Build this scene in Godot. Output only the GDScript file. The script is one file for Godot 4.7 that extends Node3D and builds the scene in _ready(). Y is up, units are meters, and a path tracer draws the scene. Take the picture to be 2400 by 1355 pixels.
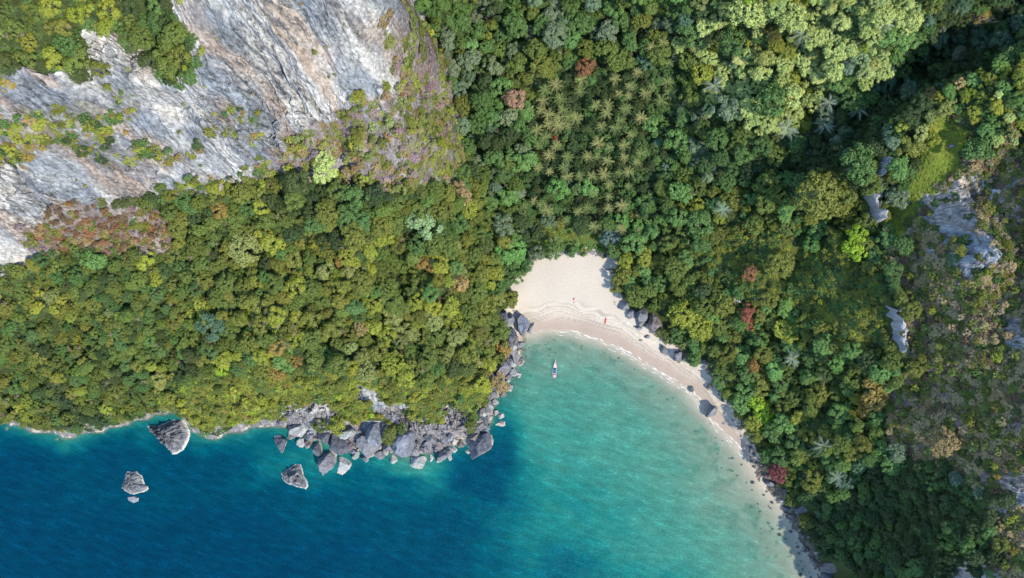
extends Node3D
# A cove between a limestone headland and a forested mountain, seen from a drone 450 m up. x east, z south, y up, metres.

const BREAKLINES := {  # surveyed lines of the ground: x, z and height in metres
	"coast": [[-362.5,76.9,0],[-330,76.9,0],[-300,76.1,0],[-285,81.4,0],[-265,85.6,0],[-258.8,86.6,0],[-242.5,83.1,0],[-225,78.6,0],[-213.8,74.9,0],[-203.8,71.1,0],[-196.2,69.4,0],[-192,74.4,0],[-188,81.4,0],[-181.2,86.1,0],[-172.5,86.6,0],[-160,83.1,0],[-145,79.9,0],[-136.2,78.1,0],[-127.5,80.6,0],[-117.5,85.6,0],[-105,90.6,0],[-90,91.9,0],[-75,93.6,0],[-60,96.1,0],[-47.5,94.6,0],[-35,91.1,0],[-23.8,88.1,0],[-16.2,81.9,0],[-12,76.9,0],[-11,69.4,0],[-12,65.1,0],[-8,58.6,0],[-4,53.1,0],[0.8,45.6,0],[3,38.1,0],[4.5,30.6,0],[8,26.4,0],[13.8,23.6,0],[22.5,22.6,0],[34.5,24.1,0],[47.5,28.1,0],[64,34.4,0],[73.8,40.1,0],[82,44.9,0],[93.8,52.4,0],[104.2,58.1,0],[109.5,63.6,0],[117.5,76.6,0],[129.5,88.4,0],[140,98.9,0],[145.8,110.6,0],[157.8,124.1,0],[166.5,138.9,0],[175.5,150.9,0],[180.5,168.6,0],[185,193.1,0],[187.5,230.6,0]],
	"shore_top": [[-352.8,67.5,12],[-292,68.3,12],[-254.8,79,9],[-219,70.7,12],[-196.8,63.5,18],[-186,62.5,18],[-178,78.1,14],[-156.8,76.6,9],[-134.4,71,10],[-108,75.5,8],[-83.3,75.3,9],[-58.8,80.2,9],[-34.4,80.4,8],[-19.1,73.9,10],[-14.6,62.7,12],[-12.2,54.1,12],[-4.9,45.2,9],[-2,31.3,8],[-3.7,17.8,9],[-3.2,3.1,8],[-2,-9.2,6],[2.5,-21.2,4]],
	"headland_low": [[-338.3,40.2,30],[-242.7,39.9,34],[-195.5,39.7,36],[-150.2,42.2,34],[-104,42.2,34],[-58.3,44.9,30],[-28.3,40.7,25],[-16.6,19.6,22],[-11.9,-6.6,20],[-11.5,-18.6,17]],
	"headland_high": [[-318.2,9.3,55],[-227.5,4.9,60],[-174.2,4.9,58],[-131.3,0.5,56],[-88,0.6,54],[-55.8,0.6,48],[-31.9,-8.5,40],[-20.4,-27.2,33]],
	"cliff_foot": [[-304.5,-3.7,72],[-263.2,-6.8,74],[-223.2,-16,78],[-174.7,-32.4,80],[-130.8,-48.6,82],[-102.8,-48.8,80],[-72.7,-47.3,76],[-46.9,-46.4,66],[-31,-45.9,52],[-20.7,-45.4,36]],
	"cliff_ledge": [[-259.4,-46.1,128],[-224,-49.3,130],[-191.9,-59.7,136],[-164.7,-69.8,138],[-138.7,-76,130],[-120.2,-65.3,112],[-95.6,-66.4,106],[-68.1,-67.6,100],[-44.7,-70.7,84],[-34.7,-71,60],[-28.4,-72.3,24]],
	"cliff_high": [[-230.4,-77.5,164],[-199.5,-80.4,165],[-174.2,-80.4,165],[-152,-84.4,162],[-144,-80.7,152],[-123.3,-82.3,146],[-110.9,-82.8,138],[-87.8,-83.8,134],[-68.4,-86,126],[-56.3,-89.7,112],[-47.7,-95,92],[-41.2,-99.1,60],[-36.6,-105.2,25]],
	"cliff_top": [[-217.5,-109.1,180],[-150,-109.1,180],[-115.8,-112.4,172],[-88.3,-108.6,185],[-66.2,-108.6,185],[-50.7,-116.8,165],[-48,-124,130],[-52,-146.8,60],[-49.9,-157.3,32]],
	"massif": [[-195.8,-134.1,215],[-117.5,-134.1,215],[-54.4,-139.9,205],[-33.3,-171.2,150],[-28.8,-211.2,80]],
	"cliff_east_foot": [[-42.2,-195,50],[-49.9,-168.9,32],[-47.1,-145.5,26],[-36.9,-125.4,22],[-30,-100.2,18],[-26,-79,16],[-20.1,-62.4,14],[-11.7,-43.2,12],[-5.6,-26.4,8]],
	"beach_back": [[1.2,-5.6,3.4],[6.9,-14.3,3.6],[11.2,-19.2,3.6],[24.8,-21.7,3.6],[44.6,-22.2,3.6],[57,-21.2,3.6],[61,-19.2,3.6],[62,0.6,3.4],[72,15.5,3.2],[85.7,24.2,3],[99.4,37.9,2.8],[113.1,42.9,2.6],[121.8,60.3,2.4],[129.9,70.3,2.2],[135.6,85.2,2],[141.5,95.3,1.6],[149.2,107.5,2.5],[161.4,122.3,3],[168.7,137.1,3.5],[178.4,151.8,4],[184.2,167.5,5]],
	"beach_mid": [[1.2,14.3,1.6],[19.9,9.3,2],[36.1,8.6,2],[54.8,14.3,1.9],[69.7,24.3,1.7],[84.7,34.3,1.5],[99.7,46,1.2],[112.2,55.5,1.1]],
	"valley_front": [[9.9,-25.4,4],[32.2,-26.6,4],[56.9,-26.6,4.5]],
	"valley_palm": [[0,-55.9,8],[31.9,-60.8,8],[61.2,-55.7,9],[86.8,-47.6,16],[117.2,-36.9,28]],
	"valley_mid": [[-14.4,-102.6,18],[24.1,-103.1,16],[60,-100.2,18],[94.2,-93.6,26],[119.6,-79.9,36]],
	"valley_back": [[-33,-147.8,26],[11.7,-147.1,28],[57.5,-144.3,36],[88.4,-136.5,52],[123.3,-126.9,80],[159.1,-126.8,92]],
	"valley_far": [[-30.3,-201,60],[41.7,-193.2,75],[105,-162.3,135],[150,-154.6,150],[225.6,-149.4,160]],
	"gully": [[106.5,-53.8,24],[130.7,-57.8,30],[156.4,-68.4,36],[180.4,-85.1,44],[199,-105.6,52],[221,-123,60],[238.9,-136,66],[254.8,-149.9,74],[280,-151.5,90]],
	"right_ridge": [[177.3,-67.5,79],[191.2,-86,87.8],[208.7,-96,95.7],[230.3,-101.3,104.5],[260.9,-103.9,114.6]],
	"ledge_foot": [[186.4,-64.9,70],[186.7,-48.2,69],[186.8,-33.5,67],[190.4,-8,67],[190.2,9.2,60],[196,33.2,58]],
	"ledge_brow": [[184.1,-61.7,89],[184.9,-46.1,85],[186.5,-32.6,77],[190.3,-7.9,71],[188.1,8.9,73],[194.6,32.1,71]],
	"meadow": [[203.8,-74.1,86.9],[200.9,-60.4,84.7],[192.2,-48.6,82]],
	"right_a": [[229.2,-62.5,106.2],[216.5,-54.6,95.7],[209.3,-45.3,91.3]],
	"right_b": [[231.2,-14.7,108.9],[209.3,-11.5,91.3]],
	"right_c": [[231.8,32.8,108],[210.3,34.5,89.5]],
	"right_d": [[197.2,67,76.3],[219.2,64.3,91.3],[234.8,62.1,103.6]],
	"right_e": [[206.1,89.2,79],[225.2,90.2,91.3],[234.8,90.9,103.6]],
	"right_f": [[212.3,118,79],[225.1,119.1,88.2],[240.6,119.8,103.6]],
	"right_g": [[202.7,149.9,66],[215.4,148.2,80.7],[233.9,144.7,99.2]],
	"right_far": [[261.3,-68,125.6],[264.8,4,132.2],[257.8,75.1,130],[255.7,150.2,121.2]],
	"slope_a": [[73.7,-9.2,8],[96,-28.2,18],[127.1,-27.2,34],[157.1,-35.4,46],[175.1,-41,56]],
	"slope_b": [[96.9,5.5,14],[127.7,0.6,32],[156.7,0.6,47],[174.7,0.5,57]],
	"slope_c": [[110.5,30.1,8],[137.9,33.9,22],[161,35.1,36],[182.2,33.9,50]],
	"slope_d": [[140,69.4,8],[160.2,66.5,26],[180.4,63.7,44],[191.6,59.3,58]],
	"slope_e": [[156.8,101.1,9],[176.2,96.9,27],[193.6,93,54]],
	"slope_f": [[173.6,132.6,10],[189.9,127.2,28],[202.4,119.3,54]],
	"slope_g": [[188.2,161.9,10],[198.8,153.1,34],[203.4,147.6,52]],
	"slope_h": [[192.2,200.1,12],[200,182.8,50],[213.9,159.9,100]],
	"bed_a": [[10,38.3,-1.6],[25.1,30.7,-1.3],[50.1,37.7,-1.3],[75.2,51.3,-1.3],[95.3,66.3,-1.3],[110.3,83.4,-1.3],[122.8,98.4,-1.1],[135.3,118.4,-1],[147.9,138.5,-1.1],[157.9,156,-1.1],[163,186.2,-1.3]],
	"bed_b": [[7,50.9,-2.1],[25.1,50.9,-2.2],[50.2,57.2,-2.2],[70.4,72.3,-2.4],[85.4,92.4,-2.4],[98,112.4,-2.2],[113.1,137.6,-2.2],[125.7,161.5,-2.5],[130.7,191.7,-2.5]],
	"bed_c": [[6.3,71.1,-3.2],[22.7,76.2,-3.4],[45.4,83.8,-3.6],[58,101.5,-3.8],[70.6,126.7,-4],[85.9,152.2,-4.6],[91.2,188.1,-6]],
	"bed_d": [[5.1,94.2,-5],[22.7,101.7,-4.8],[35.5,127.3,-6],[48.3,158.1,-7.2],[53.5,189.1,-8.5]],
	"bed_e": [[-2.5,78,-6.5],[-1,99.8,-7.5],[-2.5,125.5,-8.5],[-12.8,148.7,-9.5],[-20.4,171.9,-10],[-10.2,197.8,-11]],
	"bed_shore": [[-367.3,84.7,-6],[-304,84.7,-6],[-263.5,94.9,-6],[-228,86.8,-6],[-205.6,79.3,-4],[-184.5,94.7,-5],[-162.1,91.8,-6],[-141.6,89.1,-5],[-121.1,97,-4],[-100.9,102.8,-4],[-75.7,105.3,-4],[-60.5,107.8,-4],[-35.4,103,-5],[-17.7,94.4,-6],[-8.1,81.5,-5]],
	"bed_f": [[-25.6,110.9,-11.5],[-38.6,129.3,-13],[-62,158.2,-15],[-83,192.6,-17]],
	"bed_g": [[-376.2,104.4,-17],[-310.7,104.2,-16],[-243.8,98.2,-12],[-199.3,104.1,-10],[-153,102.6,-9],[-112,112.6,-8],[-76.5,114.1,-9],[-51,110.3,-9]],
	"bed_h": [[-381.8,150.8,-24],[-289.7,150.8,-24],[-209.8,150.1,-22],[-104,148.8,-18]],
	"bed_i": [[-386.7,246,-30],[-185.5,218,-27],[-78.7,215.7,-22],[25.9,238.8,-16],[126.7,233.7,-6]],
}
const REGIONS := {  # outlines on the map, x and z in metres
	"headland": [[-375,105.6],[-310,-164.8],[-40.5,-150.2],[-46.7,-144.3],[-36.6,-124.5],[-29.3,-100.2],[-26,-78.8],[-20.1,-62.4],[-11.7,-43.2],[-5.6,-26.3],[-1.2,-9.3],[-2,5.5],[10,28.1],[-12.5,105.6]],
	"palm_grove": [[11.9,-116.3],[33.2,-120.2],[69.5,-118.8],[89.8,-107.6],[90,-80],[75.3,-48],[56.6,-36.3],[24.7,-38.9],[6.1,-47.3],[9.7,-84.2]],
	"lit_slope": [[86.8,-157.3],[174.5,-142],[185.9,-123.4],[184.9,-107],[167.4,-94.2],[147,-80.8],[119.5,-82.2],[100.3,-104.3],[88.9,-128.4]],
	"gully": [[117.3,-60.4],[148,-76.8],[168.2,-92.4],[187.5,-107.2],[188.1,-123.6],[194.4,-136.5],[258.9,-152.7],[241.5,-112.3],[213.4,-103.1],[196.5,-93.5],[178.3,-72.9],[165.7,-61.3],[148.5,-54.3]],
	"right_slope": [[59.5,-19.2],[66.1,-38.5],[86.8,-47.6],[117.6,-53.5],[148.5,-54.3],[165.7,-61.3],[178.2,-69.9],[189.8,-47.5],[189.8,-16.3],[187.8,8.9],[197.4,43],[190.7,72],[199.1,95.8],[215.1,152.1],[182.6,185.7],[160,128.1],[139.7,95.4],[111.9,42.9],[84.4,23],[62,0.6]],
	"vines": [[96.2,-16.2],[125.3,-31.9],[156.6,-26.3],[181.9,-8],[188.5,26.3],[176.9,34.1],[148.4,9.7],[117.6,-1.8]],
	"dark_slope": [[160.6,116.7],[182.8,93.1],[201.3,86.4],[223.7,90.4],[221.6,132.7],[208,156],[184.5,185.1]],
	"right_crest": [[177.3,-70.4],[195.4,-92],[212.6,-100.8],[244.8,-111.1],[269.5,-101.5],[251,-64.1],[220.3,-64.8],[209.4,-73.3],[194,-70.9]],
	"right_scrub": [[189.8,-16.3],[190.5,-37.2],[194,-50.5],[209.6,-59.4],[220.3,-65.8],[256.7,-69.2],[255.5,141],[222.3,156.1],[221.6,132.7],[223.7,90.4],[201.3,86.4],[190.7,72],[197.4,43],[187.8,8.9]],
	"meadow": [[195.3,-78],[208,-80.7],[213.1,-68.9],[209.3,-55.3],[202.1,-50],[198,-36.4],[193.3,-23.4],[188.6,-28.9],[190.7,-51.2],[193.2,-67.3]],
	"beach_grass": [[9.9,-32.7],[32.1,-37.7],[54.3,-31.5],[56.5,-22.7],[24.8,-22.2],[9.4,-19.2]],
	"shore_vine": [[-186.7,51.1],[-148.9,47.1],[-101.9,44.6],[-59.1,52.6],[-33.3,48.2],[-14.6,52.8],[-12,76.9],[-34.4,80.5],[-73.8,80.6],[-108.2,76.8],[-159.4,81.6],[-187.5,83.1],[-185.4,65.6]],
	"scrub": [[-106,-65.8],[-89.6,-73.3],[-73.7,-78.8],[-60,-84.9],[-53.7,-91.6],[-52.6,-102.8],[-48.4,-114.2],[-49.9,-147.2],[-43.1,-147.7],[-46.7,-144.3],[-36.6,-124.5],[-29.3,-100.2],[-25.8,-75.9],[-31.5,-53.5],[-53.1,-47.3],[-72.7,-48.3],[-93.7,-51.4],[-117.1,-51],[-122.6,-51.8]],
	"limestone": [[-297.1,-96.6],[-181.6,-79.3],[-169.7,-80.5],[-154.3,-84.3],[-140.8,-82.8],[-133.7,-80.6],[-122.9,-83.5],[-118.8,-92],[-123.3,-98.9],[-125.7,-105.8],[-119.2,-120.3],[-43.4,-149.5],[-47.2,-125.5],[-48.4,-114.2],[-52.6,-102.8],[-53.7,-91.6],[-60,-84.9],[-73.7,-78.8],[-89.6,-73.3],[-106,-65.8],[-116.8,-54.9],[-129,-50.9],[-144.8,-47.8],[-160,-44.5],[-172.4,-42.1],[-197.1,-35],[-228.8,-23.6],[-220.1,-18],[-237.3,-10.9],[-251.8,-5.8],[-332.1,0.6]],
	"limestone_b": [[-157.5,-96.6],[-139.7,-91.9],[-140.1,-82.8],[-154.7,-83.7],[-159.5,-88.8]],
	"rust_ledge": [[-232.2,-21.7],[-208.9,-33.7],[-173.6,-40.4],[-165.3,-31.5],[-172.1,-16.4],[-188.9,-16.3],[-208.9,-19.1],[-225.4,-16]],
	"ledge_green": [[-300.8,-71.7],[-194,-65.9],[-174.4,-71.5],[-149,-77.5],[-157.6,-68.6],[-176.8,-61.4],[-190.5,-57.8],[-203.5,-52.2],[-306.9,-54.7]],
	"ledge_green_g": [[-157.2,-48.6],[-127.9,-52.5],[-115.4,-54.2],[-113.2,-51.1],[-131,-47.6],[-157.3,-43.5]],
	"ledge_green_b": [[-297.1,-99.5],[-185.9,-78.1],[-185.7,-75.3],[-194.7,-72.2],[-297.7,-86.8]],
	"ledge_green_c": [[-186.1,-58.4],[-162.9,-62.2],[-149.3,-61.1],[-151.3,-55.4],[-163.7,-54.9],[-181,-56.4]],
	"ledge_green_d": [[-146.6,-60.6],[-134,-62.8],[-137.4,-58.7],[-147.9,-57.3]],
	"ledge_green_e": [[-121.1,-74.6],[-108.3,-74.5],[-109.8,-71.2],[-122.6,-71.2]],
	"ledge_green_f": [[-128,-68],[-110.8,-68.8],[-112.8,-65.3],[-128.2,-65.1]],
	"rock_a": [[-87.9,49.8],[-78,53.7],[-53.6,75],[-41.8,81.8],[-51.9,85.1],[-73.2,73.9],[-86,60.3]],
	"rock_b": [[-128.5,67.3],[-105.5,62.4],[-98.3,76.8],[-127.6,80.7]],
	"rock_c": [[-41.1,64.6],[-33.9,64.8],[-22,75.3],[-25,86.7],[-49.6,88.7],[-54.1,81.7],[-39.1,76.4]],
	"rock_d": [[205.6,-49.6],[220.5,-56.1],[222.6,-50.1],[215.8,-38.9],[213.2,-23.3],[210,-5.5],[204.8,-7.6],[207,-23.7],[203.1,-32]],
	"rock_e": [[222.5,103.2],[225.6,85.6],[232.2,69.2],[248.2,55.6],[248.2,86.9],[233,94.7],[227.8,102.5]],
	"rock_f": [[211,140.8],[218.2,131.8],[226.3,130.7],[228.4,150.1],[207.6,157.8]],
	"rock_g": [[222,-48.2],[230,-52.2],[235.3,-47],[222.6,-40.3]],
	"rock_h": [[182.1,-65.5],[188.5,-66.6],[183.9,-56],[181.8,-55.1]],
	"rock_i": [[180.7,-52],[183.9,-51.1],[190.5,-32.9],[185.2,-33]],
	"rock_k": [[199.7,-42.3],[204.3,-45.8],[206.4,-31.7],[205.3,-15.7],[203.6,-7.7],[201,-15.9],[202.5,-28]],
	"rock_l": [[215.3,-27.2],[220.5,-34.6],[224.4,-30.5],[220.3,-21],[215.4,-7.4],[212.2,-11.4]],
	"rock_m": [[225.6,16],[230.3,12],[232.6,23.4],[227.2,29.4]],
	"rock_j": [[186.3,7.9],[193.6,8.1],[197.5,31.5],[194,32.7]],
	"beach": [[0,24.1],[-1.2,14.2],[-1.7,3.1],[0.5,-5.6],[6.2,-13.8],[9.9,-18.7],[24.8,-21.7],[44.6,-22.2],[57,-21.7],[61.4,-19.7],[59.6,-9.3],[62.5,0.6],[65.5,5.6],[72,16.8],[84.5,24.2],[90,33],[99.4,39.2],[111.9,42.4],[116.4,50.3],[122.4,60.3],[129.6,67.7],[131.4,76.5],[136.4,85.2],[140.9,95.9],[143.5,101.7],[138.8,104.4],[122.5,95.6],[100,68.1],[75,50.6],[50,38.1],[25,30.6],[7.5,33.2]],
}
const NOTABLE_TREES := [  # x, z, crown radius, tone, crown shape, label
	[-5.3,-18.6,6,"bright","broad","bright green tree at the upper left corner of the beach, left half of the pair"],
	[2.9,-21.3,6.3,"bright","broad","bright green tree overhanging the sand at the beach's upper left corner"],
	[68,-25.4,6.8,"fresh","broad","round fresh green tree just right of the beach's upper right corner"],
	[55.8,-29.5,5.8,"bluegrey","dense","blue-grey round tree at the top edge of the beach's right corner"],
	[61.5,-37.5,5.3,"bright","broad","vivid green tree above the blue-grey tree behind the beach"],
	[95.9,13.8,8.6,"lime","dense","wide yellow-green tree nearest the grey rocks right of the beach"],
	[105.2,20.9,8.6,"lime","dense","yellow-green tree bulging towards the beach below its equally yellow neighbour"],
	[127.6,13.3,4.2,"red","broad","rust red tree on the slope right of the beach"],
	[130.9,19.1,3.2,"red","broad","small rust red tree touching the larger red one on the right slope"],
	[127.5,-8.5,4.1,"rust","broad","small orange-brown tree above the red tree on the right slope"],
	[129.2,37.3,6.2,"fresh","broad","green tree dotted with orange blossom above the narrow end of the beach"],
	[135,41.9,5.2,"orange","broad","orange flowering tree above the narrow end of the beach"],
	[143.6,44.9,5.1,"bright","broad","bright green tree just right of the orange flowering tree"],
	[149.8,103.4,5.8,"maroon","dense","low maroon tree on the rocky shore below the end of the beach"],
	[139.5,66.8,6.7,"vivid","broad","vivid green tree close to the lower end of the beach"],
	[142.9,72.6,5.3,"vivid","broad","smaller vivid green tree touching the vivid one at the lower beach"],
	[186.7,53.2,8.2,"gold","dense","large golden brown dome-shaped tree on the right slope"],
	[185.1,62.6,5.7,"gold","dense","smaller golden olive tree below the golden brown dome tree"],
	[172.6,-27.6,5.1,"vivid","broad","yellow-green glowing tree on the right slope, upper half of the pair"],
	[171.7,-19.7,5.5,"vivid","broad","yellow-green glowing tree on the right slope, lower half of the pair"],
	[151,-46.1,11.1,"olive","dense","largest olive green crown on the slope below the gully"],
	[166.7,-59.7,8.6,"mid","dense","broad smooth green crown beside the upper rock ledge on the right"],
	[127.7,-93.6,8.3,"mid","broad","large round green tree left of the arching palms in the gully"],
	[111.3,-92.8,7.6,"greygreen","broad","grey-green broad tree left of the large round gully tree"],
	[147.1,-77.5,6.7,"mid","broad","round green tree below the gully palms"],
	[1.2,-104.4,5.9,"salmon","broad","salmon pink and green tree left of the palm grove"],
	[39.4,-120,5.6,"rust","broad","orange-brown tree above the palm grove"],
	[23.8,-85.1,2.1,"red","broad","small crimson tree among the palms of the grove"],
	[-45.3,-32.9,7.8,"mint","broad","pale mint green tree standing out on the right of the headland"],
	[-153.4,19.2,7.9,"teal","broad","blue-green tree alone among the olive trees of the headland"],
	[-133.2,-20.3,8.7,"pale","dense","large pale greyish olive tree in the middle of the headland"],
	[-85.7,-55.6,6.3,"palelime","dense","pale lime yellow tree at the lower edge of the dry scrub"],
	[-26.9,-49.9,5.8,"tan","dense","orange-tan tree at the headland's upper right edge"],
	[-86.1,-13.9,2.8,"orange","broad","small orange tree alone in the middle of the headland"],
	[-140.4,-37.9,4.4,"gold","broad","golden tree under the foot of the white cliff"],
	[124.6,-122.5,4.1,"darkolive","broad","dark olive tree surrounded by pale sunlit crowns"],
	[25.6,-56.1,6.3,"bright","broad","bright green tree at the left foot of the palm grove"],
	[43.4,-56.8,5.1,"bright","broad","bright green tree between palms at the foot of the grove"],
	[7.2,-71.6,6.5,"fresh","broad","tall fresh green tree at the palm grove's left edge"],
	[76.7,-91.5,4.7,"fresh","broad","fresh green tree at the palm grove's right edge"],
	[-153.2,42.5,3.9,"vivid","broad","vivid lime tree alone near the headland's south shore"],
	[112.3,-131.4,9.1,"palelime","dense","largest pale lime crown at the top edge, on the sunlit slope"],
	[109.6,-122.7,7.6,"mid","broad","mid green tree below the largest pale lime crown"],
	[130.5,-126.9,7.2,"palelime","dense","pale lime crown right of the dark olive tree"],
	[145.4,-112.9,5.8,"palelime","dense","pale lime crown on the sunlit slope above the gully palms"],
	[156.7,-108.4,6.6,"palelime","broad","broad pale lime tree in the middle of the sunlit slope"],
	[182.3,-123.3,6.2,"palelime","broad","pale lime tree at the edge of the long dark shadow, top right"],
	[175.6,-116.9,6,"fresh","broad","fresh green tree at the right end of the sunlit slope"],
	[238,-116.5,6,"mid","broad","green tree in the deep shade at the right edge, near the top"],
	[90.6,-80.7,7.9,"fresh","broad","fresh green tree right of the palm grove"],
	[141,-12.9,7.6,"olive","dense","olive dome in the vine-covered right slope"],
	[102.7,-36.8,7.9,"mid","broad","broad mid green tree below the valley palms on the right"],
	[-153.7,-41.4,5.6,"mid","broad","green tree pressed against the foot of the white cliff"],
	[-67.4,25.3,5.8,"lime","broad","yellow-green tree in the lower right headland forest"],
	[-44.1,-12.7,4.8,"orange","broad","orange-tinted tree on the right of the headland"],
	[-199.3,-13.9,5.3,"fresh","broad","fresh green tree below the rust coloured ledge"],
	[205.7,73.1,6.9,"tan","dense","tan dome-shaped shrub tree at the lower right cliff"],
]
const GROVE_PALMS := [
	[23.7,-111.1],[18.3,-108.3],[17.2,-103.9],[26.3,-104.6],[16,-99.2],[20.1,-96.5],[28.1,-98.8],[26.1,-94.5],[31.6,-95.1],[35.4,-94.4],
	[25.4,-90.4],[18.1,-84.4],[37.6,-113.2],[37.1,-108.6],[55.6,-112.9],[66.4,-114.8],[83.4,-111.2],[63.7,-108.9],[75,-108],[71.8,-105.5],
	[62.9,-104.3],[80.9,-102.2],[52.7,-101.7],[61.6,-97.9],[51.8,-96.8],[70.9,-93.7],[59.3,-92.5],[49.2,-89.8],[56.7,-88.3],[64.9,-84.3],
	[48,-80.8],[54.2,-78.3],[61.6,-79.4],[14.7,-80],[24.5,-79.3],[20.7,-74.3],[30.8,-73.3],[42.3,-73.8],[47.1,-73.4],[53.1,-71.3],
	[61.8,-72.7],[70.8,-74.7],[68.7,-69.8],[84.7,-78.3],[14.8,-67.8],[21.1,-65.5],[28.8,-67.9],[31,-63.1],[38,-63.1],[44.7,-63.1],
	[51.6,-64.3],[60.1,-65.1],[54.2,-58.2],[64.9,-57.3],[54.6,-51.9],[12.4,-49.6],[16.3,-47.2],[19.5,-44.4],[7.1,-46.4],[54.3,-45.3],
	[61.2,-46.6],[42.4,-45.7],[37.2,-43.3],[30.9,-38.8],[46.1,-35.3],[61.5,-33.7],[24.1,-26.4],[79,-128.9],[88.2,-126.6],[94.8,-124.1],
	[73.4,-127],[83.3,-119.4],[95.4,-116.8],
]
const FAN_PALMS := [[104.9,-105.4],[160.2,-94.1],[174.3,-90.5],[160.4,-84],[113,-42.8],[-11.4,-149.7],[138.2,-121.6],[169,-120.1],[139.6,-81.4],[174.7,101.2],[166.2,83.7],[150,37.2]]
const BARE_TREES := [
	[223.1,-130.5,9.4,"gold"],
	[137.8,81.6,5.9,"grey"],
	[119.2,46.8,4.4,"white"],
	[121.3,5.2,2.8,"white"],
	[125.5,48.9,4.8,"grey"],
	[151.6,-124.4,4.4,"white"],
	[212.4,90.7,2.8,"grey"],
	[-41.8,-89.4,5,"grey"],
	[-40.2,-60.8,4.7,"grey"],
	[-47.9,-69.3,4.4,"grey"],
]
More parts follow.
